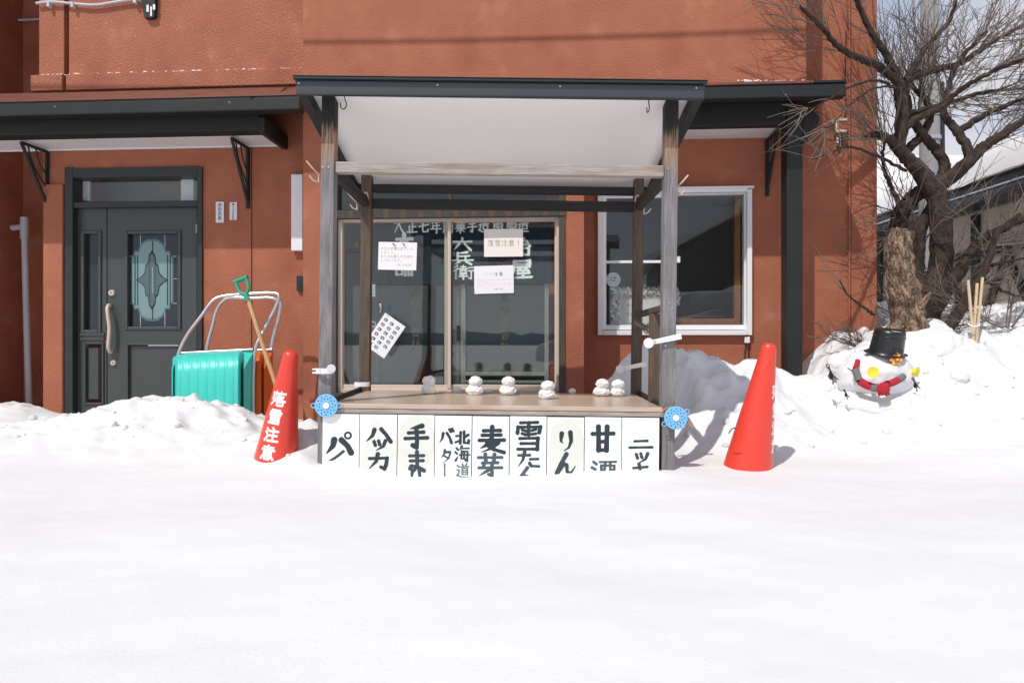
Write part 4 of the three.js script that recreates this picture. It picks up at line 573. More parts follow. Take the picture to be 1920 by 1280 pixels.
// ---------------------------------------------------------------- small things on and around the stall
const SP = (px, py, z) => { const q = S(px, py, z); return new THREE.Vector3(q[0], q[1], z).applyAxisAngle(FWD, SROLL).add(SORG); };   // stall point in the world
const counterY = (px, z) => { const v = S(px, 760, 0.03); return new THREE.Vector3(v[0], S(940, 760, 0.03)[1], z).applyAxisAngle(FWD, SROLL).add(SORG).y; };
{ // little snowmen on the counter
  const MEN = [ // px, py of the foot, total height px, z in stall frame, squat, label
    [803, 737, 37, -0.66, 1.0, 'tall narrow snow figure on the counter below the sliding sash joint'], [890, 738, 37, -0.66, 1.25, 'snow figure with a round head and lumpy base between two snow crumbs on the counter'],
    [952, 738, 37, -0.66, 1.2, 'snow figure with a flat-topped head leaning sideways on the counter'], [1026, 750, 36, -0.42, 1.15, 'snow figure standing forward of the row on the counter'],
    [1128, 738, 34, -0.66, 1.2, 'snow figure on the counter in front of the heaped snow'], [1158, 737, 33, -0.66, 1.0, 'snow figure on the counter beside the rear post with wooden guard'],
  ];
  for (const [px, py, hp, z, sq, label] of MEN) {
    const d = 3.5 - z, s = d / FOCAL, h = hp * s * 0.92, y = counterY(px, z) - 0.002, t = thing('small_snowman', label, 'snowman', [(px - 960) * s, y, -d], 'small snow figures on the counter');
    const b = lump(0.042 * sq, h * 0.32, 0.042, 0.22, 1.6, px, 10); b.translate(0, h * 0.27, 0); const p = b.attributes.position; for (let i = 0; i < p.count; i++) if (p.getY(i) < 0) p.setY(i, 0);
    part('body', b, M.snowIcy, t);
    const hd = lump(0.040, h * 0.30, 0.040, 0.16, 1.5, px * 3, 10); hd.translate(0.004 * sq, h * 0.74, 0); part('head', hd, M.snowIcy, t);
  }
  [[858, 736, 0.026, -0.82, 'low crumb of snow left of the round-headed snow figure'], [916, 736, 0.02, -0.8, 'small upright crumb of snow between two snow figures'], [1073, 737, 0.022, -0.84, 'grey crumb of snow alone on the counter by the stucco pillar']].forEach(([px, py, r, z, label]) => {
    const d = 3.5 - z, s = d / FOCAL, g = lump(r, r * 0.85, r, 0.3, 1.8, px, 8); g.translate((px - 960) * s, counterY(px, z) + r * 0.6, -d); solo('snow_crumb', g, M.snowIcy, label, 'snow');
  });
}
{ // blue perforated discs tied to the posts
  const disc = (px, py, label, tilt) => {
    const t = thing('blue_disc', label, 'disc'); const p = SP(px, py, 0.045); t.position.copy(p); t.rotation.z = tilt;
    const R = 0.058, sh = new THREE.Shape(); sh.absarc(0, 0, R, 0, Math.PI * 2);
    const hole = (x, y, r) => { const h = new THREE.Path(); h.absarc(x, y, r, 0, Math.PI * 2, true); sh.holes.push(h); };
    for (let i = 0; i < 12; i++) { const a = i / 12 * 6.2832; hole(Math.cos(a) * 0.046, Math.sin(a) * 0.046, 0.0044); } for (let i = 0; i < 12; i++) { const a = (i + 0.5) / 12 * 6.2832; hole(Math.cos(a) * 0.034, Math.sin(a) * 0.034, 0.0042); }
    const g = new THREE.ExtrudeGeometry(sh, { depth: 0.008, bevelEnabled: true, bevelSize: 0.001, bevelThickness: 0.001, bevelSegments: 1, curveSegments: 12 });
    part('disc_plate', g, M.lightBlue, t);
    const c = new THREE.CylinderGeometry(0.016, 0.0165, 0.006, 20); c.rotateX(Math.PI / 2); c.translate(0, 0, 0.011); part('hub', c, M.whitePlastic, t);
    const bk = new THREE.CylinderGeometry(0.052, 0.055, 0.012, 28); bk.rotateX(Math.PI / 2); bk.translate(0, 0, -0.009); part('back_plate', bk, M.deepBlue, t);
    for (const s of [-1, 1]) { const e = new THREE.TorusGeometry(0.011, 0.003, 6, 16); e.translate(s * 0.066, 0, 0.002); part('ear', e, M.lightBlue, t); }
    const tk = []; for (let i = 0; i < 6; i++) { const a = (i + 0.5) / 6 * 6.2832, q = new THREE.TorusGeometry(0.021, 0.0009, 4, 6, 0.5); q.rotateZ(a); q.translate(0, 0, 0.0095); tk.push(q); } part('seam', merge(tk), M.deepBlue, t);
    return t;
  };
  disc(612, 760, 'light blue perforated plastic disc hung on the stall post near the leaning cone', 0); const d2 = disc(1267, 783, 'light blue perforated disc tied with orange cord to the stall post by the snow heap', 0.5);
  const cord = tube([[-0.055, 0.05, -0.01], [-0.03, 0.062, -0.012], [0.01, 0.058, -0.014]], 0.003, 6); part('cord', cord, std([0.62, 0.30, 0.07], 0.8), d2); const cord2 = tube([[0.045, -0.045, -0.01], [0.05, -0.07, 0.0], [0.052, -0.085, 0.002]], 0.003, 6); part('cord', cord2, std([0.62, 0.30, 0.07], 0.8), d2);
}
{ // white plastic straps with a round end
  const strapTex = canvasTex(256, 64, (c, w, h) => { c.fillStyle = '#f1eeec'; c.fillRect(0, 0, w, h); c.fillStyle = '#9c938f'; for (const y of [22, 34, 44]) for (let x = 70; x < 180; x += 7) c.fillRect(x, y, 5, y === 34 ? 3 : 2); });
  const matStrap = std(0xffffff, 0.45, { map: strapTex });
  const strap = (a, b, z, label) => {
    const A = SP(a[0], a[1], z), B = SP(b[0], b[1], z), L = A.distanceTo(B), t = thing('plastic_strap', label, 'strap', A.toArray(), 'white plastic straps on the stall posts');
    t.rotation.z = Math.atan2(B.y - A.y, B.x - A.x);
    const g = new THREE.BoxGeometry(L, 0.026, 0.006, 8, 1, 1); const p = g.attributes.position; for (let i = 0; i < p.count; i++) { const x = p.getX(i) / L + 0.5; p.setY(i, p.getY(i) * lerp(0.85, 1.15, x)); } g.translate(L / 2, 0, 0.006); part('band', g, matStrap, t);
    const d = new THREE.CylinderGeometry(0.026, 0.026, 0.007, 24); d.rotateX(Math.PI / 2); d.translate(0, 0, 0.0065); part('round_end', d, M.whitePlastic, t);
    const gr = merge(...[-0.006, 0, 0.006].map((y) => { const k = new THREE.BoxGeometry(0.018, 0.0015, 0.002); k.translate(0.03, y, 0.0105); return k; })); part('slot', gr, M.greyPlastic, t); return t;
  };
  strap([1216, 643], [1277, 630], 0.012, 'white plastic strap with round end fixed across the front post and guard post');
  strap([1162, 692], [1211, 682], DEP + 0.02, 'white plastic strap with round end fixed across the rear post near two snow figures');
  // the two wrapped round posts
  const wrap = (px0, px1, py, z, label, both) => {
    const p0 = SP(px0, py, z), p1 = SP(px1, py, z), t = thing('plastic_strap', label, 'strap', [(p0.x + p1.x) / 2, p0.y, p0.z], 'white plastic straps on the stall posts'), w = (p1.x - p0.x) / 2;
    const pr = []; for (let i = 0; i <= 24; i++) { const a = lerp(-0.15, Math.PI + 0.15, i / 24); pr.push([Math.cos(a) * (w + 0.012), Math.sin(a) * 0.028 + 0.004]); }
    const sh = poly([...pr, ...pr.slice().reverse().map(([x, z2]) => [x * 0.93, z2 * 0.86])]); const g = new THREE.ExtrudeGeometry(sh, { depth: 0.028, bevelEnabled: false }); g.rotateX(-Math.PI / 2); const q = g.attributes.position; for (let i = 0; i < q.count; i++) q.setZ(i, -q.getZ(i)); g.index || 0; g.computeVertexNormals();
    // keep the bow towards the viewer
    g.translate(0, -0.014, 0.002); part('band', g, M.whitePlastic, t);
    if (!both) { const d = new THREE.CylinderGeometry(0.022, 0.022, 0.007, 22); d.rotateX(Math.PI / 2); d.rotateY(0.5); d.translate(w + 0.004, 0.012, 0.02); part('round_end', d, M.whitePlastic, t); part('slot', bx(w - 0.018, 0.0, 0.0265, w + 0.006, 0.002, 0.0285, 0), M.greyPlastic, t); const c = bx(-w - 0.03, -0.014, -0.002, -w - 0.004, -0.006, 0.012, 0.002); part('clasp', merge(c, bx(-w - 0.03, 0.004, -0.002, -w - 0.004, 0.012, 0.012, 0.002)), M.whitePlastic, t); part('seam', bx(-w * 0.55, -0.0145, 0.018, -w * 0.55 + 0.003, 0.0145, 0.034, 0), M.greyPlastic, t); }
    else { part('seam', bx(-0.004, -0.0145, 0.02, 0.004, 0.0145, 0.0335, 0), M.blackPlain, t); }
    return t;
  };
  wrap(597, 621, 695, 0.004, 'white plastic strap buckled round the front post near the leaning cone', false);
  wrap(668, 690, 720, DEP + 0.02, 'white plastic strap wrapped round the foot of the rear post on the counter', true);
}
{ // traffic cones sunk in the snow
  const coneTex = () => canvasTex(1024, 1024, (c, w, h) => {
    c.fillStyle = '#e2402f'; c.fillRect(0, 0, w, h);
    for (let i = 0; i < 900; i++) { c.fillStyle = rnd() < 0.5 ? 'rgba(255,120,95,0.05)' : 'rgba(150,25,15,0.05)'; const x = rnd() * w, y = rnd() * h; c.fillRect(x, y, rr(1, 4), rr(10, 90)); }
    for (let i = 0; i < 60; i++) { c.fillStyle = rnd() < 0.6 ? 'rgba(120,60,50,0.16)' : 'rgba(255,190,175,0.20)'; c.save(); c.translate(rnd() * w, h * (0.25 + 0.75 * rnd())); c.rotate(rr(-0.6, 0.6)); c.fillRect(0, 0, rr(2, 5), rr(6, 46)); c.restore(); }
    for (let i = 0; i < 260; i++) { c.fillStyle = 'rgba(90,70,60,0.22)'; c.beginPath(); c.arc(rnd() * w, h * (0.45 + 0.55 * Math.sqrt(rnd())), rr(0.6, 3), 0, 7); c.fill(); }
    c.save(); '落雪注意'.split('').forEach((k, i) => { const s = [205, 166, 140, 122][i], y = 300 + i * 136; write(c, k, w / 2 - s / 2, y, s, 114, 16, '#f3efec', 0); }); c.restore();
  });
  const coneMap = coneTex();
  const cone = (px, py, d, mark, lx, lz, label) => {
    const t = thing('traffic_cone', label, 'traffic cone'), b = at(px, py, d); t.position.copy(b); t.rotation.set(lx, 0, lz);
    const pr = [[0.130, -0.10], [0.128, -0.09], [0.041, 0.55], [0.039, 0.578], [0.031, 0.594], [0.018, 0.602], [0.001, 0.604]].map(([x, y]) => new THREE.Vector2(x, y));
    const g = new THREE.LatheGeometry(pr, 48), uv = g.attributes.uv, p = g.attributes.position; for (let i = 0; i < uv.count; i++) uv.setY(i, clamp((p.getY(i) + 0.10) / 0.70, 0, 1));
    part('cone_shell', g, new THREE.MeshPhysicalMaterial({ map: coneMap, roughness: 0.38, clearcoat: 0.25, clearcoatRoughness: 0.3 }), t).rotation.y = mark - Math.PI;
    const bs = new RoundedBoxGeometry(0.38, 0.03, 0.38, 2, 0.02); bs.translate(0, -0.11, 0); part('base', bs, std([0.03, 0.03, 0.03], 0.8), t);
    return t;
  };
  cone(517, 866, 3.62, -0.2, 0.10, -0.165, 'red traffic cone with white lettering leaning beside the turquoise snow pusher');
  cone(1407, 853, 3.62, 1.12, 0.06, -0.15, 'red traffic cone in front of the snow heap below the side window');
  const tw = tube([at(1367, 812, 3.5), at(1374, 803, 3.46), at(1380, 802, 3.45)], 0.003, 5, 8); solo('twig', tw, M.bark ?? std([0.12, 0.08, 0.06], 0.9), 'small brown twig lying against the red cone by the snow heap', 'twig');
}
{ // snow pushers and a shovel against the left wall
  const pusher = (name, label, frame, bar2, scoopL, scoopR, d, mat, ribs) => {
    const t = thing(name, label, 'snow pusher');
    part('handle_frame', tube(frame.map(([x, y, k]) => at(x, y, d + (k ?? 0))), 0.0135, 10, 80), M.steel, t);
    if (bar2) part('cross_bar', tube(bar2.map(([x, y, k]) => at(x, y, d + (k ?? 0))), 0.012, 8, 6), M.steel, t);
    // scoop: a shell bulging towards the viewer, ribbed, closed by side cheeks
    const prof = [[660, 0], [662, -0.06], [668, -0.13], [682, -0.19], [705, -0.22], [760, -0.24], [815, -0.25]], nu = 72, nv = 30, pos = [], idx = [];
    const cur = new THREE.CatmullRomCurve3(prof.map(([y, z]) => new THREE.Vector3(0, y, z)));
    for (let j = 0; j <= nv; j++) { const c = cur.getPoint(j / nv), v = j / nv; for (let i = 0; i <= nu; i++) { const u = i / nu, edge = Math.min(u, 1 - u), rnd2 = smooth(edge, 0, 0.07), x = lerp(lerp(scoopL[0], scoopL[1], smooth(v, 0, 0.35)), lerp(scoopR[0], scoopR[1], smooth(v, 0, 0.35)), u), rib = ribs ? 0.0045 * smooth(Math.abs(((u * ribs) % 1) - 0.5), 0.30, 0.46) * smooth(v, 0.05, 0.2) : 0; const q = at(x, c.y + (scoopR[2] ?? 0) * (u - 0.5), d + c.z * (0.35 + 0.65 * rnd2) + rib); pos.push(q.x, q.y, q.z); } }
    for (let j = 0; j < nv; j++) for (let i = 0; i < nu; i++) { const a = j * (nu + 1) + i, b = a + 1, c = a + nu + 1, e = c + 1; idx.push(a, c, b, b, c, e); }
    const g = new THREE.BufferGeometry(); g.setAttribute('position', new THREE.Float32BufferAttribute(pos, 3)); g.setIndex(idx); g.computeVertexNormals(); part('scoop', g, mat, t);
    const cheek = (xa, xb, xc, s) => { const P = [at(xa, 658, d), at(xb, 690, d - 0.15), at(xb, 815, d - 0.19), at(xc, 815, d + 0.02), at(xc, 658, d + 0.02)], q = [], id = []; P.forEach((v) => q.push(v.x, v.y, v.z)); P.forEach((v) => q.push(v.x + 0.006 * s, v.y, v.z + 0.0)); id.push(0, 1, 4, 1, 3, 4, 1, 2, 3, 5, 9, 6, 6, 9, 8, 6, 8, 7); for (let i = 0; i < 5; i++) { const n = (i + 1) % 5; id.push(i, i + 5, n, n, i + 5, n + 5); } const h = new THREE.BufferGeometry(); h.setAttribute('position', new THREE.Float32BufferAttribute(q, 3)); h.setIndex(id); const k = h.toNonIndexed(); k.computeVertexNormals(); return k; };
    part('cheek', cheek(lerp(scoopR[0], scoopR[1], 0), scoopR[1], scoopR[0] + 22, 1), mat, t); part('cheek', cheek(scoopL[0], scoopL[1], scoopL[0], -1), mat, t);
    part('rim', tube([at(scoopL[0] - 2, 662, d), at((scoopL[0] + scoopR[0]) / 2, 659, d), at(scoopR[0] + 22, 655, d)], 0.010, 8, 10), M.steel, t);
    return t;
  };
  pusher('snow_pusher', 'turquoise ribbed plastic snow pusher with steel tube frame propped upside down', [[333, 690, -0.02], [334, 664, -0.01], [348, 632, 0.03], [375, 595, 0.08], [402, 561, 0.13], [420, 555, 0.15], [465, 551, 0.15], [508, 549, 0.15], [522, 552, 0.14], [520, 566, 0.13], [500, 608, 0.08], [480, 648, 0.02], [476, 672, 0], [474, 800, -0.02]], null, [338, 323], [452, 456, -8], 5.0, M.turquoise, 8);
  pusher('snow_pusher', 'orange plastic snow pusher mostly hidden behind the turquoise one', [[385, 690, 0], [387, 654, 0], [398, 610, 0.05], [408, 577, 0.09], [424, 560, 0.11], [470, 559, 0.11], [512, 559, 0.11], [525, 566, 0.11], [523, 590, 0.09], [510, 640, 0.04], [507, 670, 0.02], [506, 800, 0]], null, [392, 380], [488, 494, -4], 5.24, M.orange, 6);
  const t = thing('snow_shovel', 'snow shovel with wooden shaft and green plastic grip leaning on the steel frame', 'shovel');
  part('shaft', tube([at(464, 558, 4.86), at(490, 640, 4.8), at(540, 790, 4.72)], 0.0155, 12, 20), M.shaftWood, t);
  const A = at(462, 556, 4.865), B = at(451, 521, 4.9), dir = B.clone().sub(A).normalize(), side = new THREE.Vector3(-dir.y, dir.x, 0).normalize();
  const gp = (s, k) => A.clone().addScaledVector(dir, s).addScaledVector(side, k);
  part('grip', merge(tube([A.clone().addScaledVector(dir, -0.04), gp(0.02, 0)], 0.021, 12, 2), tube([gp(0.015, 0), gp(0.05, 0.035), gp(0.10, 0.042), gp(0.145, 0.042)], 0.0125, 10, 16), tube([gp(0.015, 0), gp(0.05, -0.030), gp(0.10, -0.036), gp(0.145, -0.036)], 0.0125, 10, 16), tube([gp(0.14, 0.056), gp(0.14, -0.05)], 0.016, 12, 4)), M.green, t);
  const bl = slab(poly([[-0.17, 0], [-0.17, -0.26], [-0.14, -0.32], [0.14, -0.32], [0.17, -0.26], [0.17, 0], [0.05, 0.05], [-0.05, 0.05]]), -0.01, 0.0, 0.002); const bp = bl.attributes.position; for (let i = 0; i < bp.count; i++) bp.setZ(i, bp.getZ(i) + 1.3 * bp.getX(i) ** 2); bl.computeVertexNormals(); bl.rotateX(-0.15); bl.rotateZ(0.25); const bq = at(542, 795, 4.72); bl.translate(bq.x, bq.y - 0.13, bq.z); part('blade', bl, M.green, t);
}
// ---------------------------------------------------------------- curtain, notices and things behind the glass
{
  // noren: dark cloth with white lettering, hanging behind the panes
  const z = -0.118, [a, b, c, d] = WR(690, 402, 1034, 532, z), w = c - a, h = d - b, px = (x) => (x - 690) / 344 * 2048, py = (y) => (y - 402) / 130 * 774;
  const map = canvasTex(2048, 774, (x, W2, H2) => {
    x.fillStyle = '#232d36'; x.fillRect(0, 0, W2, H2);
    for (let i = 0; i < 4000; i++) { x.fillStyle = rnd() < 0.5 ? 'rgba(70,80,90,0.06)' : 'rgba(8,10,14,0.07)'; x.fillRect(rnd() * W2, rnd() * H2, rr(1, 3), rr(8, 60)); }
    const Wc = '#f6f6f4', put = (k, X0, Y0, X1, Y1, wt) => write(x, k, px(X0), py(Y0), px(X1) - px(X0), py(Y1) - py(Y0), wt, Wc);
    [['大', 738], ['正', 763], ['七', 785], ['年', 808], ['創', 831], ['業', 854], ['手', 876], ['造', 898], ['飴', 924], ['製', 950], ['造', 971]].forEach(([k, X]) => put(k, X, k === '大' ? 405 : 411, X + 21, 437, 15));
    put('本', 741, 437, 776, 472, 21); put('舗', 738, 480, 776, 517, 13);
    put('六', 848, 445, 888, 471, 17); put('兵', 848, 471, 890, 497, 16); put('衛', 848, 497, 890, 524, 12);
    put('飴', 956, 446, 997, 482, 14); put('屋', 958, 486, 1000, 523, 15);
  });
  const g = new THREE.PlaneGeometry(w, h, 120, 12), p = g.attributes.position; for (let i = 0; i < p.count; i++) { const X = p.getX(i) / w + 0.5, Y = 0.5 - p.getY(i) / h; p.setZ(i, 0.007 * Math.sin(X * 44) * (0.3 + Y) + 0.003 * Math.sin(X * 91 + 2)); }
  g.computeVertexNormals();
  const t = onShop(thing('shop_curtain', 'dark cloth shop curtain with white brush lettering hanging inside the sliding window', 'curtain'));
  const cl = part('cloth', g, std(0xffffff, 0.95, { map, side: THREE.DoubleSide }), t); cl.position.set((a + c) / 2, (b + d) / 2, z);
  part('curtain_rod', tube([[a - 0.05, d + 0.004, z], [c + 0.05, d + 0.004, z]], 0.008, 8, 2), M.aluGrey, t);
}
const notice = (name, cx, cy, w, h, tilt, z, tw, th, fn, label, mat = {}) => {
  const q = W(cx, cy, z), s = WR(cx - w / 2, cy - h / 2, cx + w / 2, cy + h / 2, z), t = onShop(thing(name, label, 'notice'));
  const m = part('paper', sheet(s[2] - s[0], s[3] - s[1], 0.0012, 0.003), std(0xffffff, 0.85, { map: canvasTex(tw, th, fn), ...mat }), t); m.position.set(q[0], q[1], z); m.rotation.z = tilt; return t;
};
const ruleText = (c, x, y, size, str, wt, col, step = 1) => str.split('').forEach((k, i) => write(c, k, x + i * size * step, y, size * 0.94, size, wt, col));
{
  const zA = -0.050, zB = -0.080;
  const n1 = notice('closed_notice', 745, 480, 72, 52, -0.03, zA, 720, 520, (c, w, h) => {
    c.fillStyle = '#f2eef0'; c.fillRect(0, 0, w, h); const col = '#6b6468';
    ruleText(c, 40, 92, 62, '本日の営業は終了いた', 6, col); ruleText(c, 40, 160, 62, 'しました。', 6, col); ruleText(c, 40, 236, 62, 'またのお越しをお待ち', 6, col); ruleText(c, 40, 310, 62, 'しております。', 6, col); ruleText(c, 330, 400, 44, '本舗六兵衛飴屋', 6, '#9a9498');
  }, 'white paper notice with four lines of grey writing hung on two black clips');
  for (const [x, y, e] of [[737, 457, 5], [756, 457, 3]]) { const A = W(x, y, zA + 0.004), B = W(x + e, y + 4, zA + 0.008); part('clip', merge(tube([[A[0], A[1], zA + 0.006], [B[0], B[1], zA + 0.014]], 0.003, 6, 3), (() => { const s = new THREE.SphereGeometry(0.005, 8, 6); s.translate(A[0], A[1], zA + 0.006); return s; })()), M.blackPlain, n1); }
  notice('snow_warning_notice', 944, 455, 73, 52, 0, zB, 720, 512, (c, w, h) => { c.fillStyle = '#efe8e2'; c.fillRect(0, 0, w, h); '落雪注意!'.split('').forEach((k, i) => write(c, k, 64 + i * 128, 196, 116, 128, 7, '#8c6a62')); }, 'cream paper notice with one line of large writing on the sliding window');
  notice('holiday_notice', 926, 524, 74, 52, 0.02, zB, 740, 520, (c, w, h) => {
    c.fillStyle = '#f0eef3'; c.fillRect(0, 0, w, h); write(c, '日', 200, 128, 50, 56, 6, '#b9b6bd'); write(c, 'の', 290, 128, 60, 60, 6, '#b9b6bd'); write(c, '休', 370, 118, 78, 86, 7, '#5c5d66'); write(c, '業', 464, 118, 78, 86, 7, '#5c5d66');
    const s = '本日の営業は終了いたしましたお越しをお待ちしております落雪注意'.split(''); for (let r = 0; r < 5; r++) for (let i = 0; i < [30, 9, 29, 30, 9][r]; i++) if (rnd() < 0.85) write(c, s[Math.floor(rnd() * s.length)], 34 + i * 22, 256 + r * 30, 18, 20, 9, r < 2 ? '#b9b3bd' : '#d3a3ac'); ruleText(c, 360, 420, 34, '本舗六兵衛', 8, '#8f8c98');
  }, 'white paper notice with small grey and pink print below the cream one');
  const ps = notice('photo_sheet', 721, 629, 46, 72, -0.60, zA, 368, 576, (c, w, h) => {
    c.fillStyle = '#eeeef2'; c.fillRect(0, 0, w, h);
    for (let r = 0; r < 6; r++) for (let k = 0; k < 3; k++) { const X = 40 + k * 108, Y = 60 + r * 84; if (r === 5 && k === 2) continue; const base = ['#3b3f4a', '#7a6b5c', '#47608c', '#8a4646', '#6b7480', '#3d4a3d'][(r * 3 + k * 5) % 6]; c.fillStyle = '#33363e'; c.fillRect(X, Y, 56, 44); c.fillStyle = base; c.fillRect(X + 4, Y + 4, 48, 36); c.fillStyle = '#d8d4cf'; c.fillRect(X + 12 + (r * 7) % 14, Y + 14, 22, 22); c.fillStyle = '#b9bac2'; c.fillRect(X + 4, Y + 50, 48, 5); }
    c.fillStyle = '#2c3f96'; c.fillRect(40, 20, 30, 8);
  }, 'white sheet with rows of small photographs hanging askew from a clip');
  const hk = W(714, 578, zA); part('clip', merge(tube([[hk[0], hk[1] + 0.03, zA + 0.01], [hk[0] + 0.004, hk[1], zA + 0.012], [hk[0] - 0.003, hk[1] - 0.035, zA + 0.008]], 0.006, 8, 10), (() => { const s = new THREE.SphereGeometry(0.014, 10, 8); s.scale(0.8, 1.3, 0.7); s.translate(hk[0], hk[1] + 0.022, zA + 0.01); return s; })()), M.steel, ps);
  // gold lettering on the inner glass
  const gold = onShop(thing('glass_lettering', 'faded gold vertical lettering on the inner glass of the shop window', 'lettering'));
  const lay = (px, y0, str, zz, size, mat) => str.split('').forEach((k, i) => {
    const gs = []; const q = W(px, y0 + i * size, zz), u = (size / FOCAL) * (5.35 - zz);
    for (const st of GLYPH[k].split('/')) { const pts = st.replace('>', '').trim().split(' ').map((s) => s.split(',').map(Number)); for (let n = 1; n < pts.length; n++) { const A = pts[n - 1], B = pts[n], X = (v) => q[0] + (v / 100 - 0.5) * u * 0.86, Y = (v) => q[1] + (0.5 - v / 100) * u * 0.9; gs.push(bar([X(A[0]), Y(A[1]), zz], [X(B[0]), Y(B[1]), zz], 0.007, 0.0012, 0)); } }
    part('character', merge(gs), mat, gold);
  });
  const gm = std([0.16, 0.12, 0.06], 0.6);
  lay(946, 558, '菓株式会社', -0.176, 23, gm); lay(779, 546, '菓株式会社', -0.176, 25, gm);
  const inner = onShop(thing('inner_window', 'second row of sliding glass behind the shop window', 'window')); part('pane', bW(655, 535, 850, 722, -0.186, -0.182, 0), M.glass, inner); part('pane', bW(866, 535, 1028, 722, -0.186, -0.182, 0), M.glass, inner); part('stile', bW(850, 535, 866, 722, -0.19, -0.178, 0.002), M.aluGrey, inner); part('rail', bW(655, 722, 1028, 728, -0.19, -0.178, 0.002), M.aluGrey, inner);
  // shelf with ornaments, papers, lantern
  const sh = onShop(thing('wall_shelf', 'dark shelf inside the shop window behind the stall post', 'shelf')); part('shelf_board', bW(643, 466, 714, 470, -0.42, -0.24, 0.003), M.woodDark, sh); part('shelf_upright', bW(643, 470, 648, 735, -0.42, -0.40, 0.003), M.woodDark, sh); part('shelf_upright', bW(708, 470, 712, 735, -0.42, -0.40, 0.003), M.woodDark, sh);
  const ornament = (px, py, r, m, m2, label, hat) => { const q = W(px, py, -0.32), t = onShop(thing('shelf_ornament', label, 'ornament')); const b = lump(r, r * 1.1, r, 0.08, 2, px, 8); b.translate(q[0], q[1], -0.32); part('body', b, m, t); const hd = lump(r * 0.75, r * 0.75, r * 0.75, 0.05, 2, px, 8); hd.translate(q[0], q[1] + r * 1.5, -0.32); part('head', hd, m2, t); if (hat) { const c = new THREE.ConeGeometry(r * 0.8, r * 1.3, 14); c.translate(q[0], q[1] + r * 2.4, -0.32); part('cap', c, hat, t); } };
  ornament(693, 459, 0.032, M.paper, M.paper, 'white ornament with a blue cap on the shelf behind the glass', std([0.08, 0.22, 0.45], 0.6)); ornament(703, 460, 0.026, std([0.5, 0.06, 0.04], 0.5), std([0.6, 0.2, 0.05], 0.5), 'small red ornament on the shelf behind the glass');
  ornament(668, 462, 0.018, std([0.62, 0.5, 0.28], 0.6), std([0.62, 0.5, 0.28], 0.6), 'small cream ornament on the shelf behind the glass');
  const pap = onShop(thing('paper_pocket', 'white papers in a pocket hanging inside the shop window', 'papers')); part('sheet', bW(688, 505, 704, 556, -0.26, -0.252, 0.001), M.paper, pap); part('sheet', bW(690, 508, 703, 552, -0.251, -0.247, 0.001), std([0.66, 0.67, 0.72], 0.8), pap);
  part('holder', merge([691, 695, 699].map((x) => bW(x, 506, x + 1.5, 514, -0.246, -0.244, 0))), M.aluGrey, pap);
  const mug = onShop(thing('mug', 'white mug standing low inside the shop window', 'mug')); { const q = W(690, 608, -0.26), g = new THREE.CylinderGeometry(0.035, 0.032, 0.08, 20); g.translate(q[0], q[1], -0.26); part('cup', g, M.whitePlastic, mug); const h = new THREE.TorusGeometry(0.022, 0.006, 8, 16); h.translate(q[0] + 0.042, q[1], -0.26); part('handle', h, M.whitePlastic, mug); }
  const lan = onShop(thing('orange_hanging', 'orange cloth hanging inside the window beside the timber frame', 'cloth')); part('cloth', bW(1035, 450, 1042, 502, -0.2, -0.19, 0.004), std([0.50, 0.12, 0.04], 0.8), lan);
  const tb = onShop(thing('display_table', 'low pale table seen dimly inside the shop', 'table')); part('table_top', bx(-0.55, 0.74, -1.5, 0.5, 0.78, -0.8), M.room, tb); for (const [x, z] of [[-0.5, -1.45], [0.45, -1.45], [-0.5, -0.85], [0.45, -0.85]]) part('leg', bx(x - 0.02, 0.28, z - 0.02, x + 0.02, 0.739, z + 0.02), M.aluGrey, tb);
}
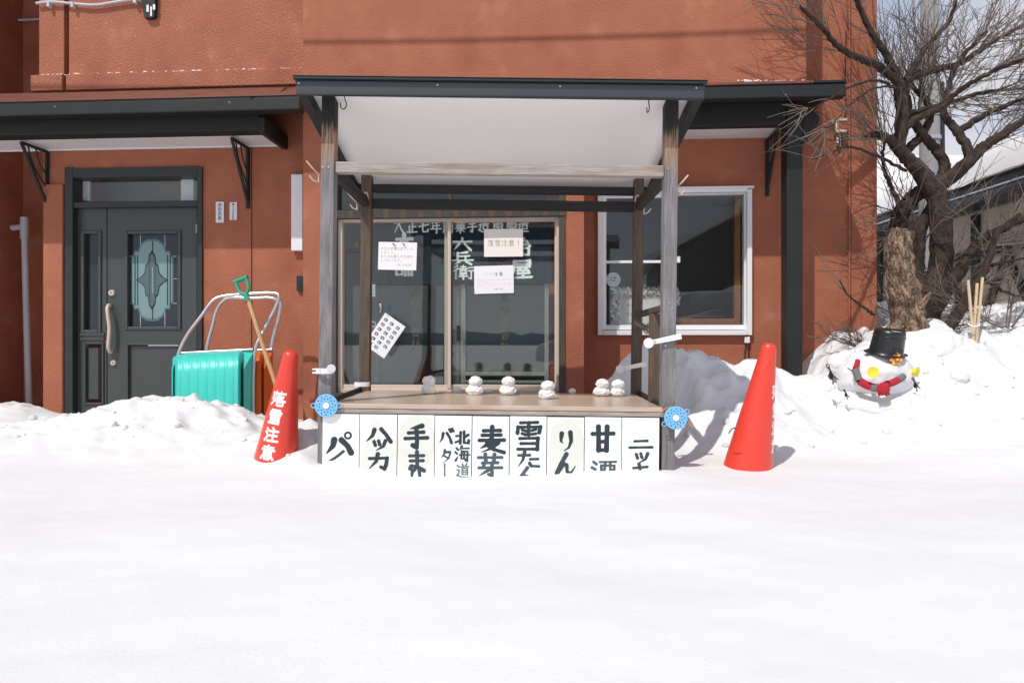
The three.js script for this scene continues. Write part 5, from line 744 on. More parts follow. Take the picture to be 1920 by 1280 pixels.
{ // display board, beads and sticker inside the side window
  const zi = WRT - 0.16, t = onShop(thing('display_board', 'pale display board with red lettering and a beaded border inside the side window', 'sign'));
  const r = WR(1150, 540, 1266, 615, zi), g = sheet(r[2] - r[0], r[3] - r[1], 0.012); g.translate((r[0] + r[2]) / 2, (r[1] + r[3]) / 2, zi);
  part('board', g, std(0xffffff, 0.7, { map: canvasTex(768, 512, (c, w, h) => { c.fillStyle = '#d3cbc6'; c.fillRect(0, 0, w, h); c.fillStyle = '#dcd9d8'; c.fillRect(150, 150, 600, 362); c.fillStyle = '#b98c7c'; c.fillRect(120, 44, 648, 96); c.fillStyle = '#d8c6ba'; c.fillRect(126, 50, 640, 84); c.fillStyle = '#a4574a'; c.font = 'bold 84px serif'; c.fillText('AMEYA ROKUBEI', 120, 122, 640); c.fillStyle = '#6f6864'; c.font = 'bold 36px serif'; c.fillText('HAKKA', 170, 230); c.fillStyle = '#b2605a'; c.font = 'bold 60px serif'; c.fillText('Candy   ame', 170, 350, 560); c.fillStyle = '#55504e'; c.fillRect(200, 450, 180, 12); c.fillRect(420, 450, 220, 12); }) }), t);
  const beads = [[], [], []]; const bead = (px, py) => { const q = W(px, py, zi + 0.02), s = new THREE.SphereGeometry(rr(0.010, 0.015), 8, 6); s.scale(1, 1, 0.6); s.translate(q[0], q[1], zi + rr(0.012, 0.026)); beads[Math.floor(rnd() * 3)].push(s); };
  for (let i = 0; i < 110; i++) bead(rr(1152, 1272), 546 + rr(-7, 7) + (rnd() < 0.2 ? -4 : 0)); for (let i = 0; i < 80; i++) bead(1154 + rr(-8, 9), rr(540, 608)); for (let i = 0; i < 40; i++) bead(1270 + rr(-4, 4), rr(545, 575));
  [M.paper, std([0.42, 0.42, 0.43], 0.5), std([0.55, 0.46, 0.44], 0.5)].forEach((m, i) => (part('bead_border', merge(beads[i]), m, t).userData.kind = 'stuff'));
  const st = onShop(thing('round_sticker', 'round white sticker with a dark emblem inside the side window', 'sticker')), q = W(1150, 524, WRT - 0.01), c = new THREE.CylinderGeometry(0.062, 0.062, 0.002, 40); c.rotateX(Math.PI / 2); c.translate(q[0], q[1], WRT - 0.012);
  const uv = c.attributes.uv, p = c.attributes.position; for (let i = 0; i < uv.count; i++) uv.setXY(i, (p.getX(i) - q[0]) / 0.124 + 0.5, (p.getY(i) - q[1]) / 0.124 + 0.5);
  part('disc', c, std(0xffffff, 0.6, { map: canvasTex(256, 256, (x) => { x.fillStyle = '#cdd2da'; x.fillRect(0, 0, 256, 256); x.strokeStyle = '#8d97a6'; x.lineWidth = 6; x.beginPath(); x.arc(128, 128, 70, 0, 7); x.stroke(); x.fillStyle = '#4d5a70'; for (const [a, b, e, f] of [[112, 92, 16, 10], [156, 100, 22, 14], [92, 132, 12, 22], [150, 148, 14, 14], [122, 152, 10, 16]]) { x.beginPath(); x.ellipse(a, b, e, f, 0.4, 0, 7); x.fill(); } for (let i = 0; i < 18; i++) { const a = i / 18 * 6.28; x.fillRect(128 + 92 * Math.cos(a) - 4, 128 + 92 * Math.sin(a) - 3, 8, 6); } }) }), st);
}
// ---------------------------------------------------------------- the big snow face, snow blocks and garden stakes
const onSnow = (px, py, d, g, dy = 0) => { const q = at(px, py, d); g.translate(q.x, q.y + dy, q.z); return g; };
{
  const D = 4.55, s = D / FOCAL, t = thing('large_snowman', 'large snowman head sunk in the snow bank with bucket hat and scarf', 'snowman', at(1650, 745, D).toArray());
  const hd = lump(0.25, 0.185, 0.20, 0.08, 1.4, 3, 30); hd.translate(0.0, 0.135, -0.06); part('head', hd, M.snow, t);
  const sh = lump(0.42, 0.13, 0.30, 0.08, 1.5, 8, 24); sh.translate(0.04, -0.055, -0.12); part('shoulders', sh, M.snow, t);
  const eye = (x, y, r) => { const g = lump(r, r, r, 0.1, 2, 4, 4); g.translate(x, y, 0.13); return g; };
  part('nose', eye(0.008, 0.19, 0.008), M.greyKnit, t); part('mouth', tube([[-0.055, 0.108, 0.145], [-0.03, 0.100, 0.155], [0.0, 0.104, 0.158], [0.03, 0.106, 0.155]], 0.005, 6, 14), M.red, t);
  const put = (name, label, cat, px, py, d) => thing(name, label, cat, at(px, py, d).toArray());
  // bucket worn as a hat
  const h = put('bucket', 'black plastic bucket turned upside down as the snowman hat', 'bucket', 1661, 664, 4.52); h.rotation.set(0.2, 0, -0.1);
  const pr = [[0.118, 0], [0.118, 0.012], [0.104, 0.014], [0.101, 0.05], [0.095, 0.145], [0.088, 0.162], [0.078, 0.166], [0.074, 0.160], [0.0005, 0.160]].map(([x, y]) => new THREE.Vector2(x, y)); part('pail', new THREE.LatheGeometry(pr, 40), M.blackPlastic, h);
  part('rib', (() => { const g = new THREE.TorusGeometry(0.097, 0.003, 6, 40); g.rotateX(Math.PI / 2); g.translate(0, 0.125, 0); return g; })(), M.blackPlastic, h);
  const lb = new THREE.BoxGeometry(0.062, 0.002, 0.022); lb.rotateY(-0.15); lb.translate(0.02, 0.162, 0.045); part('price_label', lb, M.paper, h);
  part('handle_lug', merge(bx(0.095, 0.0, -0.02, 0.14, 0.016, 0.02, 0.004), bx(-0.14, 0.0, -0.02, -0.095, 0.016, 0.02, 0.004), bx(-0.01, 0.035, 0.096, 0.05, 0.06, 0.108, 0.004)), M.blackPlastic, h);
  // flower
  const f = put('paper_flower', 'orange and yellow flower ornament on the bucket brim', 'flower', 1681, 674, 4.42);
  const petal = (a, r) => { const g = lump(r, r * 0.62, 0.006, 0.12, 2, a * 3, 6); g.translate(r * 0.95, 0, 0); g.rotateZ(a); return g; };
  part('petals', merge(...[0, 1.05, 2.1, 3.14, 4.2, 5.2].map((a) => petal(a, 0.022))), std([0.85, 0.48, 0.10], 0.7), f); part('centre', merge(...[0.5, 1.7, 2.9, 4.2, 5.4].map((a) => { const g = petal(a, 0.012); g.translate(0, 0, 0.008); return g; })), std([0.72, 0.10, 0.02], 0.7), f); const sd = new THREE.SphereGeometry(0.007, 10, 8); sd.translate(0, 0, 0.016); part('eye', sd, M.yellow, f); const bud = lump(0.016, 0.012, 0.008, 0.2, 2, 1, 5); bud.translate(0.005, 0.047, 0); part('bud', bud, std([0.75, 0.25, 0.08], 0.7), f);
  // scarf
  const sc = put('scarf', 'red and grey striped knitted scarf wound round the snowman', 'scarf', 1650, 700, 4.4), L = (px, py, k = 0) => at(px, py, 4.36 + k).sub(sc.position);
  const band = (a, b, r) => { const g = tube([L(...a), L((a[0] + b[0]) / 2, (a[1] + b[1]) / 2 + 1, ((a[2] ?? 0) + (b[2] ?? 0)) / 2), L(...b)], r, 10, 14); return g; };
  [[[1609, 676, 0.14], [1604, 692, 0.09], 0.016, 'red'], [[1604, 692, 0.09], [1612, 714, 0.05], 0.023, 'greyKnit'], [[1612, 714, 0.05], [1634, 725, 0.02], 0.026, 'red'], [[1634, 725, 0.02], [1648, 727, 0.0], 0.026, 'greyKnit'], [[1648, 727, 0.0], [1666, 722, 0.0], 0.022, 'red'], [[1664, 720, 0.0], [1683, 713, 0.03], 0.023, 'red'], [[1683, 713, 0.03], [1694, 705, 0.07], 0.022, 'greyKnit']].forEach(([a, b, r, m]) => part('scarf_band', band(a, b, r), M[m], sc));
  const end = lump(0.040, 0.040, 0.022, 0.16, 3, 5, 12); const e0 = L(1657, 729, -0.03); end.translate(e0.x, e0.y, e0.z); part('scarf_end', end, M.red, sc);
  part('fringe', merge(...Array.from({ length: 14 }, (_, i) => tube([L(1647 + i * 1.5, 735, -0.03), L(1648 + i * 1.6, 739 + rr(0, 4), -0.03)], 0.003, 5, 3))), M.red, sc);
  // yellow cups as cheeks
  const cup = (px, py, d, ry, label) => { const c = put('yellow_cup', label, 'cup', px, py, d); c.rotation.set(0.15, ry, 0); const g = new THREE.LatheGeometry([[0.012, -0.045], [0.016, -0.02], [0.034, 0.006], [0.036, 0.008], [0.032, 0.006], [0.006, 0.0], [0.0005, 0.0]].map(([x, y]) => new THREE.Vector2(x, y)), 28); g.rotateX(Math.PI / 2); part('cup_shell', g, M.yellow, c); };
  cup(1637, 697, 4.33, -0.2, 'yellow funnel set in the snow as a cheek beside the scarf'); cup(1719, 697, 4.45, 0.7, 'yellow funnel turned sideways in the snow beyond the scarf');
  // black wire clips
  const clip = (px, py, k, label) => { const c = put('wire_clip', label, 'clip', px, py, 4.4); part('wire', merge(tube([[-0.02 * k, 0.05 * k, 0], [0, 0.02 * k, 0.01], [0.012 * k, -0.06 * k, 0.01]], 0.0035, 6, 10), tube([[-0.012 * k, 0.055 * k, 0], [0.01 * k, 0.0, 0.012], [0.05 * k, -0.03 * k, 0]], 0.0035, 6, 10), tube([[-0.02 * k, 0.05 * k, 0], [-0.028 * k, 0.066 * k, 0], [-0.012 * k, 0.07 * k, 0], [-0.008 * k, 0.05 * k, 0]], 0.0028, 6, 10)), M.blackPlain, c); const b = lump(0.010 * k, 0.028 * k, 0.008, 0.3, 3, px, 4); part('clip_body', b, M.blackPlain, c); };
  clip(1558, 703, 1.0, 'open black wire clip stuck in snow near the black canopy post'); clip(1716, 722, 0.7, 'black clip stuck in snow below the sideways yellow funnel'); clip(1586, 740, 0.5, 'tiny black clip lying in snow below the scarf');
  const stk = solo('twig_stick', tube([at(1590, 690, 4.45), at(1600, 697, 4.4)], 0.004, 5, 4), M.twig, 'short brown stick poking from the snow beside the scarf', 'twig');
  // loose blocks of snow
  [[1585, 668, 4.75, 0.125, 0.095, 0.11, 'squared block of snow against the stucco wall'], [1538, 716, 4.75, 0.11, 0.085, 0.10, 'rounded block of snow beside the black canopy post'], [1752, 640, 4.95, 0.20, 0.16, 0.18, 'big rounded block of snow before the old bark trunk'], [1632, 655, 4.95, 0.12, 0.09, 0.1, 'block of snow behind the black bucket'], [1840, 700, 4.85, 0.20, 0.13, 0.16, 'low lump of snow below the bamboo stakes'], [1800, 690, 4.5, 0.06, 0.045, 0.05, 'small snow clod beside the sideways yellow funnel']].forEach(([x, y, d, a, b, c, l], i) => { const g = lump(a, b, c, 0.13, 1.3, i * 5 + 2, 22); onSnow(x, y, d, g, -0.06); solo('snow_block', g, M.snow, l, 'snow'); });
  // three bamboo stakes tied together
  [[1816, 525, 1828, 662, 'bamboo stake tied with two others, leaning outward from the tree trunk'], [1833, 531, 1824, 660, 'middle bamboo stake of the tied three'], [1843, 520, 1830, 660, 'bamboo stake tied with two others, tallest of the three']].forEach(([a, b, c, e, l], i) => {
    const t2 = thing('bamboo_stake', l, 'stake', at(c, e, 5.0).toArray(), 'bamboo stakes'), P = (k) => at(lerp(c, a, k), lerp(e, b, k), 5.0 + i * 0.03).sub(t2.position);
    part('cane', tube([P(-0.2), P(0.5), P(1)], 0.0105, 10, 10), M.bamboo, t2); for (const k of [0.25, 0.55, 0.85]) { const q = P(k), g = new THREE.TorusGeometry(0.0108, 0.0022, 6, 12); g.rotateX(Math.PI / 2); g.translate(q.x, q.y, q.z); part('cane_joint', g, M.bamboo, t2); }
  });
  solo('cord_tie', tube([at(1817, 608, 4.97), at(1828, 612, 4.95), at(1838, 608, 4.99), at(1828, 606, 5.08)], 0.005, 6, 24, true), M.paper, 'white cord binding the bamboo stakes', 'cord');
}
// ---------------------------------------------------------------- trees
class Twigs { // collects tapered tubes
  constructor() { this.p = []; this.n = []; this.uv = []; this.i = []; }
  add(pts, r0, r1, sides = 4, rough = 0) {
    const base = this.p.length / 3, m = pts.length, T = new THREE.Vector3(), X = new THREE.Vector3(), Y = new THREE.Vector3(), ref = new THREE.Vector3(0.3, 0.2, 0.93); let len = 0;
    for (let j = 0; j < m; j++) {
      T.copy(pts[Math.min(m - 1, j + 1)]).sub(pts[Math.max(0, j - 1)]).normalize(); X.crossVectors(T, Math.abs(T.dot(ref)) > 0.95 ? UP : ref).normalize(); Y.crossVectors(T, X); if (j) len += pts[j].distanceTo(pts[j - 1]);
      const r = lerp(r0, r1, j / (m - 1));
      for (let s = 0; s <= sides; s++) { const a = s / sides * 6.28318, cx = Math.cos(a), sx = Math.sin(a); const nx = X.x * cx + Y.x * sx, ny = X.y * cx + Y.y * sx, nz = X.z * cx + Y.z * sx; const q = rough ? r * (1 + rough * fbm3((pts[j].x + nx * r) * 9, (pts[j].y + ny * r) * 9, (pts[j].z + nz * r) * 9, 3)) : r; this.p.push(pts[j].x + nx * q, pts[j].y + ny * q, pts[j].z + nz * q); this.n.push(nx, ny, nz); this.uv.push(s / sides * Math.max(1, Math.round(r0 * 12)), len * 1.6); }
    }
    for (let j = 0; j < m - 1; j++) for (let s = 0; s < sides; s++) { const a = base + j * (sides + 1) + s, b = a + 1, c = a + sides + 1, d = c + 1; this.i.push(a, b, c, b, d, c); }
  }
  build(rough) { const g = new THREE.BufferGeometry(); g.setAttribute('position', new THREE.Float32BufferAttribute(this.p, 3)); g.setAttribute('normal', new THREE.Float32BufferAttribute(this.n, 3)); g.setAttribute('uv', new THREE.Float32BufferAttribute(this.uv, 2)); g.setIndex(this.i); if (rough) g.computeVertexNormals(); return g; }
}
const curvePts = (pts, n) => new THREE.CatmullRomCurve3(pts, false, 'centripetal').getPoints(n);
function grow(tw, p0, dir, len, r, level, bias) {
  const n = level > 2 ? 3 : 5, pts = [p0.clone()], d = dir.clone(), p = p0.clone();
  for (let i = 0; i < n; i++) { d.x += rr(-0.16, 0.16) + bias.x * 0.06; d.y += rr(-0.14, 0.14) + bias.y * 0.06; d.z += rr(-0.14, 0.14); d.normalize(); p.addScaledVector(d, len / n); pts.push(p.clone()); }
  tw.add(pts, r, Math.max(0.0018, r * 0.42), level > 1 ? 3 : 5);
  if (level >= 3) return;
  const kids = [0, 8, 7, 0][level] + Math.floor(rr(0, 2.99));
  for (let k = 0; k < kids; k++) {
    const t = rr(0.18, 1), q = pts[Math.min(n, Math.floor(t * n))].clone().lerp(pts[Math.min(n, Math.floor(t * n) + 1)] ?? pts[n], rnd());
    const cd = d.clone().multiplyScalar(0.75).add(new THREE.Vector3(rr(-0.75, 0.75), rr(-0.45, 0.75), rr(-0.6, 0.6))).normalize();
    grow(tw, q, cd, len * rr(0.32, 0.62), r * rr(0.45, 0.62), level + 1, bias);
  }
}
{
  const D = 5.55, A = (list) => list.map(([x, y, k]) => at(x, y, D + (k ?? 0)));
  const t = thing('bare_tree', 'leafless dark tree with spreading crooked limbs beside the shop corner', 'tree', at(1725, 625, D + 0.1).toArray()), off = t.position;
  const trunk = new Twigs(), tw = new Twigs(), loc = (pts) => pts.map((p) => p.clone().sub(off));
  const T0 = A([[1722, 660, 0.1], [1738, 580, 0.08], [1762, 510, 0.05], [1766, 440, 0.02], [1760, 385, 0], [1752, 348, 0]]); trunk.add(loc(curvePts(T0, 30)), 0.098, 0.078, 14, 0.22);
  const LIMBS = [ // pixel polyline with depth offsets, radii, twig direction bias
    [[[1754, 360, 0], [1728, 325, -0.02], [1698, 292, -0.05], [1668, 262, -0.1], [1640, 252, -0.15], [1622, 256, -0.2]], 0.082, 0.008, [-1, 0.2]],
    [[[1682, 278, -0.06], [1690, 245, -0.08], [1692, 200, -0.1], [1686, 152, -0.12]], 0.052, 0.046, [-0.2, 0.9]],
    [[[1688, 158, -0.12], [1655, 128, -0.2], [1610, 108, -0.3], [1570, 85, -0.4], [1540, 50, -0.5], [1500, 12, -0.6]], 0.034, 0.012, [-1, 0.5]],
    [[[1688, 150, -0.12], [1664, 105, -0.15], [1632, 55, -0.2], [1604, -5, -0.25]], 0.034, 0.018, [-0.5, 1]],
    [[[1690, 160, -0.1], [1712, 130, -0.05], [1735, 90, 0], [1780, 40, 0.1], [1800, -20, 0.15]], 0.03, 0.014, [0.5, 1]],
    [[[1692, 152, -0.1], [1740, 135, 0.05], [1800, 118, 0.2], [1860, 80, 0.3], [1930, 40, 0.4]], 0.034, 0.014, [1, 0.5]],
    [[[1700, 215, -0.05], [1735, 205, 0], [1770, 196, 0.05], [1850, 172, 0.1], [1935, 166, 0.2]], 0.030, 0.012, [1, 0.1]],
    [[[1756, 352, 0], [1795, 322, -0.05], [1820, 300, -0.1], [1845, 275, -0.12], [1885, 250, -0.2], [1935, 215, -0.3]], 0.066, 0.026, [1, 0.4]],
    [[[1822, 302, -0.1], [1812, 272, -0.1], [1790, 240, -0.05], [1770, 215, 0], [1776, 180, 0.05], [1795, 120, 0.1], [1850, 60, 0.2]], 0.042, 0.014, [0.3, 0.9]],
    [[[1797, 248, -0.05], [1830, 225, -0.1], [1870, 205, -0.15], [1930, 180, -0.25]], 0.03, 0.014, [1, 0.3]],
    [[[1762, 350, 0.02], [1770, 305, 0.05], [1748, 272, 0.05], [1722, 240, 0.06], [1705, 215, 0.08], [1700, 170, 0.1]], 0.046, 0.03, [0, 1]],
    [[[1700, 282, 0.06], [1726, 256, 0.08], [1744, 222, 0.1], [1738, 190, 0.1], [1718, 168, 0.1]], 0.038, 0.022, [0.4, 1]],
    [[[1685, 250, -0.08], [1720, 222, -0.1], [1765, 200, -0.12], [1800, 170, -0.15], [1850, 140, -0.2], [1920, 110, -0.3]], 0.032, 0.014, [1, 0.5]],
    [[[1748, 345, 0.1], [1712, 372, 0.12], [1690, 400, 0.15], [1684, 428, 0.15]], 0.06, 0.07, [-0.4, 0.6]],
    [[[1708, 440, 0.1], [1718, 500, 0.08], [1730, 580, 0.06], [1728, 640, 0.05]], 0.045, 0.07, [0, 0.4]],
    [[[1755, 380, 0.1], [1730, 420, 0.1], [1722, 470, 0.1], [1722, 520, 0.1]], 0.05, 0.05, [0, 0.4]],
    [[[1730, 640, 0.05], [1765, 560, -0.05], [1805, 500, -0.1], [1840, 450, -0.15], [1890, 425, -0.2], [1935, 405, -0.3]], 0.065, 0.02, [1, -0.3]],
    [[[1762, 640, -0.3], [1795, 590, -0.3], [1815, 555, -0.3], [1850, 500, -0.35], [1868, 440, -0.4], [1915, 400, -0.5]], 0.05, 0.014, [0.8, -0.2]],
    [[[1690, 390, 0.05], [1668, 340, 0], [1655, 300, -0.1], [1662, 260, -0.2]], 0.022, 0.008, [-0.8, 0.4]],
    [[[1640, 590, -0.5], [1615, 572, -0.55], [1590, 552, -0.6], [1575, 525, -0.65]], 0.012, 0.004, [-0.8, 0.6]],
    [[[1700, 320, -0.1], [1640, 290, -0.3], [1590, 275, -0.5], [1560, 285, -0.6], [1520, 300, -0.7]], 0.014, 0.004, [-1, -0.1]],
    [[[1690, 170, -0.2], [1640, 150, -0.5], [1580, 170, -0.7], [1530, 200, -0.8], [1490, 208, -0.85]], 0.012, 0.004, [-1, -0.4]],
    [[[1690, 165, -0.2], [1640, 165, -0.6], [1590, 200, -0.8], [1560, 235, -0.9], [1545, 240, -0.95]], 0.009, 0.003, [-0.6, -1]],
    [[[1840, 520, -0.3], [1880, 545, -0.35], [1930, 560, -0.4]], 0.016, 0.006, [1, -0.4]],
    [[[1850, 500, -0.3], [1890, 490, -0.4], [1940, 480, -0.5]], 0.016, 0.006, [1, 0]],
  ];
  for (const [pl, r0, r1, b] of LIMBS) {
    const P = A(pl), n = Math.max(8, pl.length * 6), c = curvePts(P, n); for (let i = 1; i < c.length - 1; i++) { c[i].x += 0.008 * noise2(i * 0.6, r0 * 99); c[i].y += 0.008 * noise2(i * 0.6 + 40, r0 * 99); }
    const limb = new Twigs(); limb.add(loc(c), r0, r1, r0 > 0.03 ? 10 : 6, 0.18); part('limb', limb.build(1), M.bark, t);
    const bias = new THREE.Vector3(b[0], b[1], 0).normalize(); let L = 0; for (let i = 1; i < c.length; i++) L += c[i].distanceTo(c[i - 1]);
    const kids = Math.round(L * (b[0] < -0.4 ? 7 : 15)) + 3;
    for (let k = 0; k < kids; k++) {
      const f = 0.25 + 0.75 * Math.sqrt(rnd()), i = Math.min(c.length - 2, Math.floor(f * (c.length - 1))), q = c[i].clone().lerp(c[i + 1], rnd()), tan = c[i + 1].clone().sub(c[i]).normalize();
      const dir = tan.multiplyScalar(0.55).addScaledVector(bias, 0.55).add(new THREE.Vector3(rr(-0.8, 0.8), rr(-0.5, 0.8), rr(-0.8, 0.5))).normalize();
      const thin = r0 < 0.02 ? 0.45 : 1; grow(tw, q.sub(off), dir, rr(0.3, 0.85) * thin, rr(0.004, 0.0075) * (0.4 + 0.6 * thin), thin < 1 ? 3 : 2, bias);
    }
  }
  part('trunk', trunk.build(1), M.bark, t); part('crown', tw.build(0), M.twig, t).userData.kind = 'stuff';
  console.log('twig tris', tw.i.length / 3);
  // the old cut trunk with pale peeling bark
  const st = thing('cut_trunk', 'thick sawn-off tree trunk with pale flaking bark next to the bucket', 'tree', at(1708, 640, D - 0.35).toArray()), tr = new Twigs(), o2 = st.position;
  tr.add(curvePts([[1722, 680], [1708, 612], [1700, 560], [1688, 505], [1686, 460], [1692, 432]].map(([x, y]) => at(x, y, D - 0.35).sub(o2)), 90), 0.125, 0.080, 48, 0.26);
  const top = new THREE.CylinderGeometry(0.078, 0.078, 0.02, 24); const tq = at(1692, 433, D - 0.35).sub(o2); top.rotateZ(0.1); top.translate(tq.x, tq.y, tq.z);
  part('trunk', tr.build(1), M.barkPale, st); part('sawn_top', top, M.bark, st);
  const rt = new Twigs(); for (const l of [[[1690, 610], [1660, 622], [1640, 632]], [[1725, 605], [1745, 640], [1748, 660]], [[1720, 580], [1732, 565], [1746, 548]]]) rt.add(curvePts(l.map(([x, y]) => at(x, y, D - 0.42).sub(o2)), 12), 0.045, 0.012, 10, 0.3); part('root_flare', rt.build(1), M.barkPale, st);
  // low shrubs
  const shrub = (px, py, d, n, w, h, label, g2, sz = 1) => { const s = thing('bare_shrub', label, 'shrub', at(px, py, d).toArray()), q = new Twigs(); for (let i = 0; i < n; i++) grow(q, new THREE.Vector3(rr(-0.05, 0.05), -0.1, rr(-0.05, 0.05)), new THREE.Vector3(rr(-w, w), rr(0.25, 1) * h, rr(-0.5, 0.3)).normalize(), rr(0.35, 0.7) * sz, rr(0.005, 0.009), 1, new THREE.Vector3(g2, 0, 0)); part('branches', q.build(0), M.twig, s); };
  shrub(1632, 640, 5.25, 4, 1.0, 0.8, 'small leafless shrub at the wall corner behind the bucket', -0.6, 0.5); shrub(1895, 590, 5.3, 5, 1.0, 0.55, 'tangled leafless shrub in the snow past the bamboo stakes', 0.2); shrub(1665, 590, 5.9, 3, 0.6, 1, 'thin leafless shrub behind the old trunk', 0);
}
// ---------------------------------------------------------------- beyond the shop: pole, neighbour, house behind
{
  const P = at(1744, 300, 8.6), pole = thing('utility_pole', 'grey concrete utility pole behind the bare tree', 'pole', [P.x, 0, P.z]);
  const g = new THREE.CylinderGeometry(0.085, 0.135, 9, 24, 12); g.translate(0, 4.5, 0); part('shaft', g, M.concrete, pole);
  part('conduit', tube([[0.12, 0, 0.06], [0.14, 2.0, 0.05], [0.125, 4.3, 0.04]], 0.03, 10, 12), M.sheetDark, pole);
  part('conduit', tube([[0.05, 0, 0.15], [0.05, 2.5, 0.14]], 0.035, 10, 6), M.steel, pole);
  for (const y of [1.9, 2.9, 3.6]) { const b = new THREE.CylinderGeometry(0.128, 0.13, 0.05, 24, 1, true); b.translate(0, y, 0); part('band', b, M.steel, pole); }

  const nb = thing('neighbour_building', 'cream walled building with dark eave under a thick snowy roof behind the tree', 'building', [6.55, 0, -10]);
  const H = EYE + 1.88, len0 = 4.2, len1 = -7;
  part('wall', bx(0, 0, len1, 6, H + 0.5, len0, 0), M.cream, nb);
  const brown = M.woodStain;
  for (let i = 0; i < 7; i++) { const z = 2.9 - i * 1.25; part('wall_post', bx(-0.05, 0, z - 0.07, -0.002, H - 0.1, z + 0.07), brown, nb); part('brace', bar([-0.03, 1.25, z - 0.1], [-0.03, H - 0.75, z - 0.62], 0.05, 0.10), brown, nb); part('brace', bar([-0.03, 1.25, z - 1.15], [-0.03, H - 0.75, z - 0.64], 0.05, 0.10), brown, nb); }
  part('wall_rail', bx(-0.06, 1.12, len1, -0.003, 1.26, len0), brown, nb); part('wall_rail', bx(-0.06, H - 0.72, len1, -0.003, H - 0.6, len0), brown, nb);
  part('eave', bx(-0.55, H - 0.05, len1, 0.2, H + 0.16, len0, 0.01), M.sheetDark, nb);
  part('gutter', merge(tube([[-0.62, H - 0.06, len1], [-0.62, H - 0.06, len0]], 0.05, 10, 2), tube([[-0.60, H - 0.22, len1], [-0.60, H - 0.22, len0]], 0.012, 6, 2)), M.sheetDark, nb);
  part('snow_guard', tube([[-0.64, H + 0.02, len1], [-0.64, H + 0.02, len0]], 0.014, 6, 2), M.steel, nb);
  part('downpipe', tube([[-0.58, H, 2.2], [-0.4, H - 0.3, 2.2], [-0.1, H - 0.5, 2.2], [-0.1, 0, 2.2]], 0.04, 10, 20), M.greyPlastic, nb);
  { const nu = 60, nv = 40, pos = [], idx = []; for (let j = 0; j <= nv; j++) for (let i = 0; i <= nu; i++) { const z = lerp(len1 - 0.2, len0 + 0.2, i / nu), v = j / nv, x = -0.7 + v * 4.2, e = smooth(v, 0, 0.06); const y = H + 0.17 + 0.34 * Math.sqrt(e) * (1 + 0.10 * noise2(z * 0.7, v * 3)) + v * 1.25 + 0.03 * noise2(z * 2, x * 2); pos.push(x + (1 - e) * 0.05, y, z); } for (let j = 0; j < nv; j++) for (let i = 0; i < nu; i++) { const a = j * (nu + 1) + i, b = a + 1, c = a + nu + 1, d = c + 1; idx.push(a, b, c, b, d, c); }
    // close the snow at the eave and the gable
    const top = pos.length / 3; for (let i = 0; i <= nu; i++) { const z = lerp(len1 - 0.2, len0 + 0.2, i / nu); pos.push(-0.62, H + 0.165, z); } for (let i = 0; i < nu; i++) idx.push(i, top + i, i + 1, i + 1, top + i, top + i + 1);
    const gab = pos.length / 3; for (let j = 0; j <= nv; j++) pos.push(-0.7 + j / nv * 4.2, H + 0.165, len0 + 0.2); for (let j = 0; j < nv; j++) { const a = j * (nu + 1) + nu, b = a + nu + 1; idx.push(a, gab + j, b, b, gab + j, gab + j + 1); }
    const s = new THREE.BufferGeometry(); s.setAttribute('position', new THREE.Float32BufferAttribute(pos, 3)); s.setIndex(idx); s.computeVertexNormals(); s.setAttribute('uv', new THREE.Float32BufferAttribute(new Float32Array(pos.length / 3 * 2), 2)); part('roof_snow', s, M.snow, nb); }
  // far house whose snowy roof fills the gap
  const fh = thing('far_house', 'far house with a broad snow-covered roof seen between the tree limbs', 'house', [13.5, 0, -22]);
  part('wall', bx(-5, 0, -3, 6, 4.2, 3, 0.01), M.cream, fh);
  { const e = [[-3.6, 4.0], [0, 6.35], [3.6, 4.0], [3.6, 4.4], [0, 7.05], [-3.6, 4.4]]; const s = slab(poly(e), -6, 6.6, 0.06); s.rotateY(Math.PI / 2); part('roof_snow', s, M.snow, fh); const u = slab(poly([[-3.62, 3.9], [0, 6.25], [3.62, 3.9], [3.6, 3.99], [0, 6.34], [-3.6, 3.99]]), -5.9, 6.5, 0); u.rotateY(Math.PI / 2); part('roof', u, M.sheetDark, fh); }
}
{ // overhead service wire in front of the facade
  const q = W(1040, 72, 0), n = 1.1, y = q[1] + 1.58 * n, u = q[0] - 0.6 * n, t = onShop(thing('overhead_wire', 'thin service wire strung along above the facade', 'wire'));
  part('wire', tube([[-8, y + 0.25, n], [u - 2, y + 0.03, n], [u, y, n], [u + 2.5, y + 0.02, n], [9, y + 0.2, n]], 0.013, 6, 40), M.blackPlain, t);
}
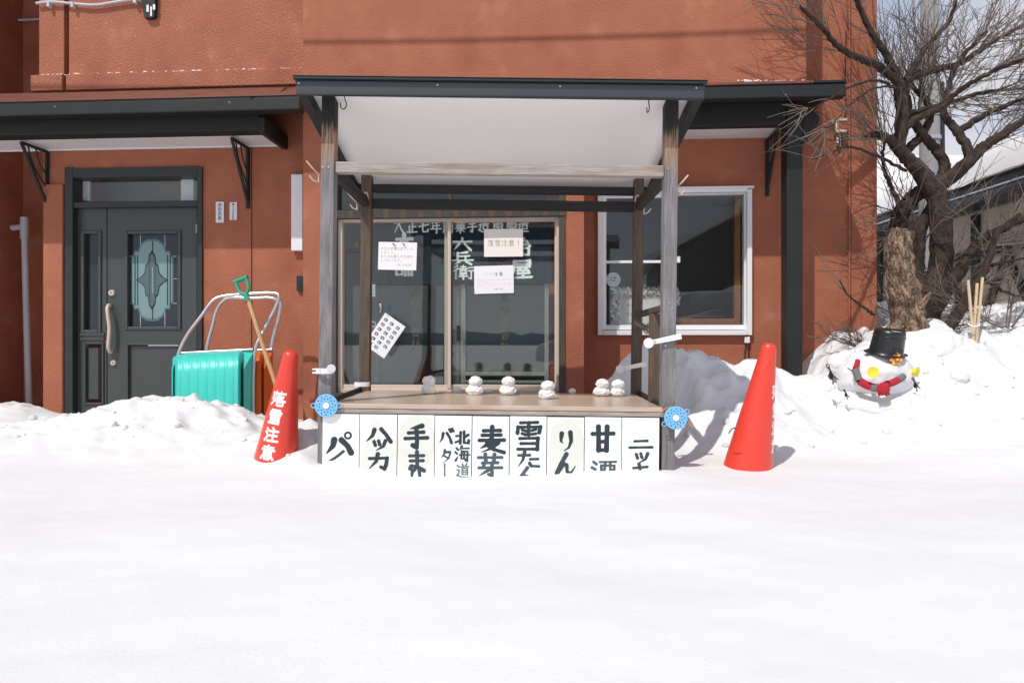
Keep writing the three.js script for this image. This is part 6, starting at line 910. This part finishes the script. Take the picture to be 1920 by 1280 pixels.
// ---------------------------------------------------------------- what the panes mirror: the other side of the street
{
  const oh = thing('street_house', 'dark house with a snowy roof across the street, mirrored in the panes', 'house', [7.5, 0, 17]);
  part('wall', bx(-4.5, 0, 0, 5, 4.4, 7, 0.01), M.sheetDark, oh);
  { const e = [[-5.1, 4.2], [0.2, 7.0], [5.6, 4.2], [5.6, 4.5], [0.2, 7.4], [-5.1, 4.5]]; const s = slab(poly(e), -0.5, 7.5, 0.05); part('roof_snow', s, M.snow, oh); const ga = slab(poly([[-4.5, 4.4], [5, 4.4], [0.2, 6.9]]), 0, 0.2); part('gable', ga, M.sheetDark, oh); }
  for (const x of [-3, 0, 3]) { const w = part('window', bx(x - 0.6, 1.6, -0.06, x + 0.6, 2.8, -0.002, 0.01), M.alu, oh); part('pane', bx(x - 0.52, 1.68, -0.075, x + 0.52, 2.72, -0.062, 0), M.glassDoor, w); }
  const bank = thing('snow_bank', 'ploughed snow bank along the far side of the street', 'snow bank', [4.5, 0, 11.5]); const g = lump(5.5, 2.5, 1.6, 0.22, 2.2, 12, 30); g.translate(0, 0.2, 0); part('heap', g, M.snow, bank);
  const ridge = []; for (let i = 0; i <= 160; i++) { const x = -160 + i * 2; ridge.push([x, 3.4 + 3.2 * fbm2(x * 0.03, 4, 4) + 0.8 * noise2(x * 0.7, 2)]); }
  const hill = new THREE.Mesh(slab(poly([[-160, -1], ...ridge, [160, -1]].map(([x, y]) => [x, y])), 0, 6), std([0.30, 0.33, 0.36], 0.95)); hill.name = 'wooded_hill'; hill.position.set(0, 0, 110); hill.userData = { kind: 'structure', label: 'low wooded hill beyond the street' }; scene.add(shade(hill));  // distance haze is mixed into the hill's pale grey-blue colour
}
{ // loose clods of snow that rolled off the heaps
  const base = lump(1, 0.75, 1, 0.35, 1.4, 7, 3), n = 260, im = new THREE.InstancedMesh(base, M.snow, n), m = new THREE.Matrix4(), q = new THREE.Quaternion(); let k = 0, guard = 0;
  while (k < n && guard++ < 40000) {
    const near = true, x = rr(-3.6, 3.6), z = rr(-5.2, -3.5); if (x > -1.05 && x < 1.0 && z > -4.6) continue;
    const h = snowY(x, z), e = Math.abs(snowY(x + 0.08, z) - h) + Math.abs(snowY(x, z + 0.08) - h); if (near && e < 0.03 && rnd() < 0.985) continue;
    const r = (near ? 0.005 + 0.022 * rnd() ** 4 : 0.004 + 0.007 * rnd()); q.setFromEuler(new THREE.Euler(rr(0, 6), rr(0, 6), rr(0, 6))); m.compose(new THREE.Vector3(x, h + r * 0.3, z), q, new THREE.Vector3(r * rr(0.7, 1.4), r, r)); im.setMatrixAt(k++, m);
  }
  im.count = k; im.name = 'snow_clods'; shade(im); im.userData = { kind: 'stuff', label: 'loose crumbs of snow scattered over the heaps', category: 'snow' }; scene.add(im);
}
renderer.render(scene, camera);
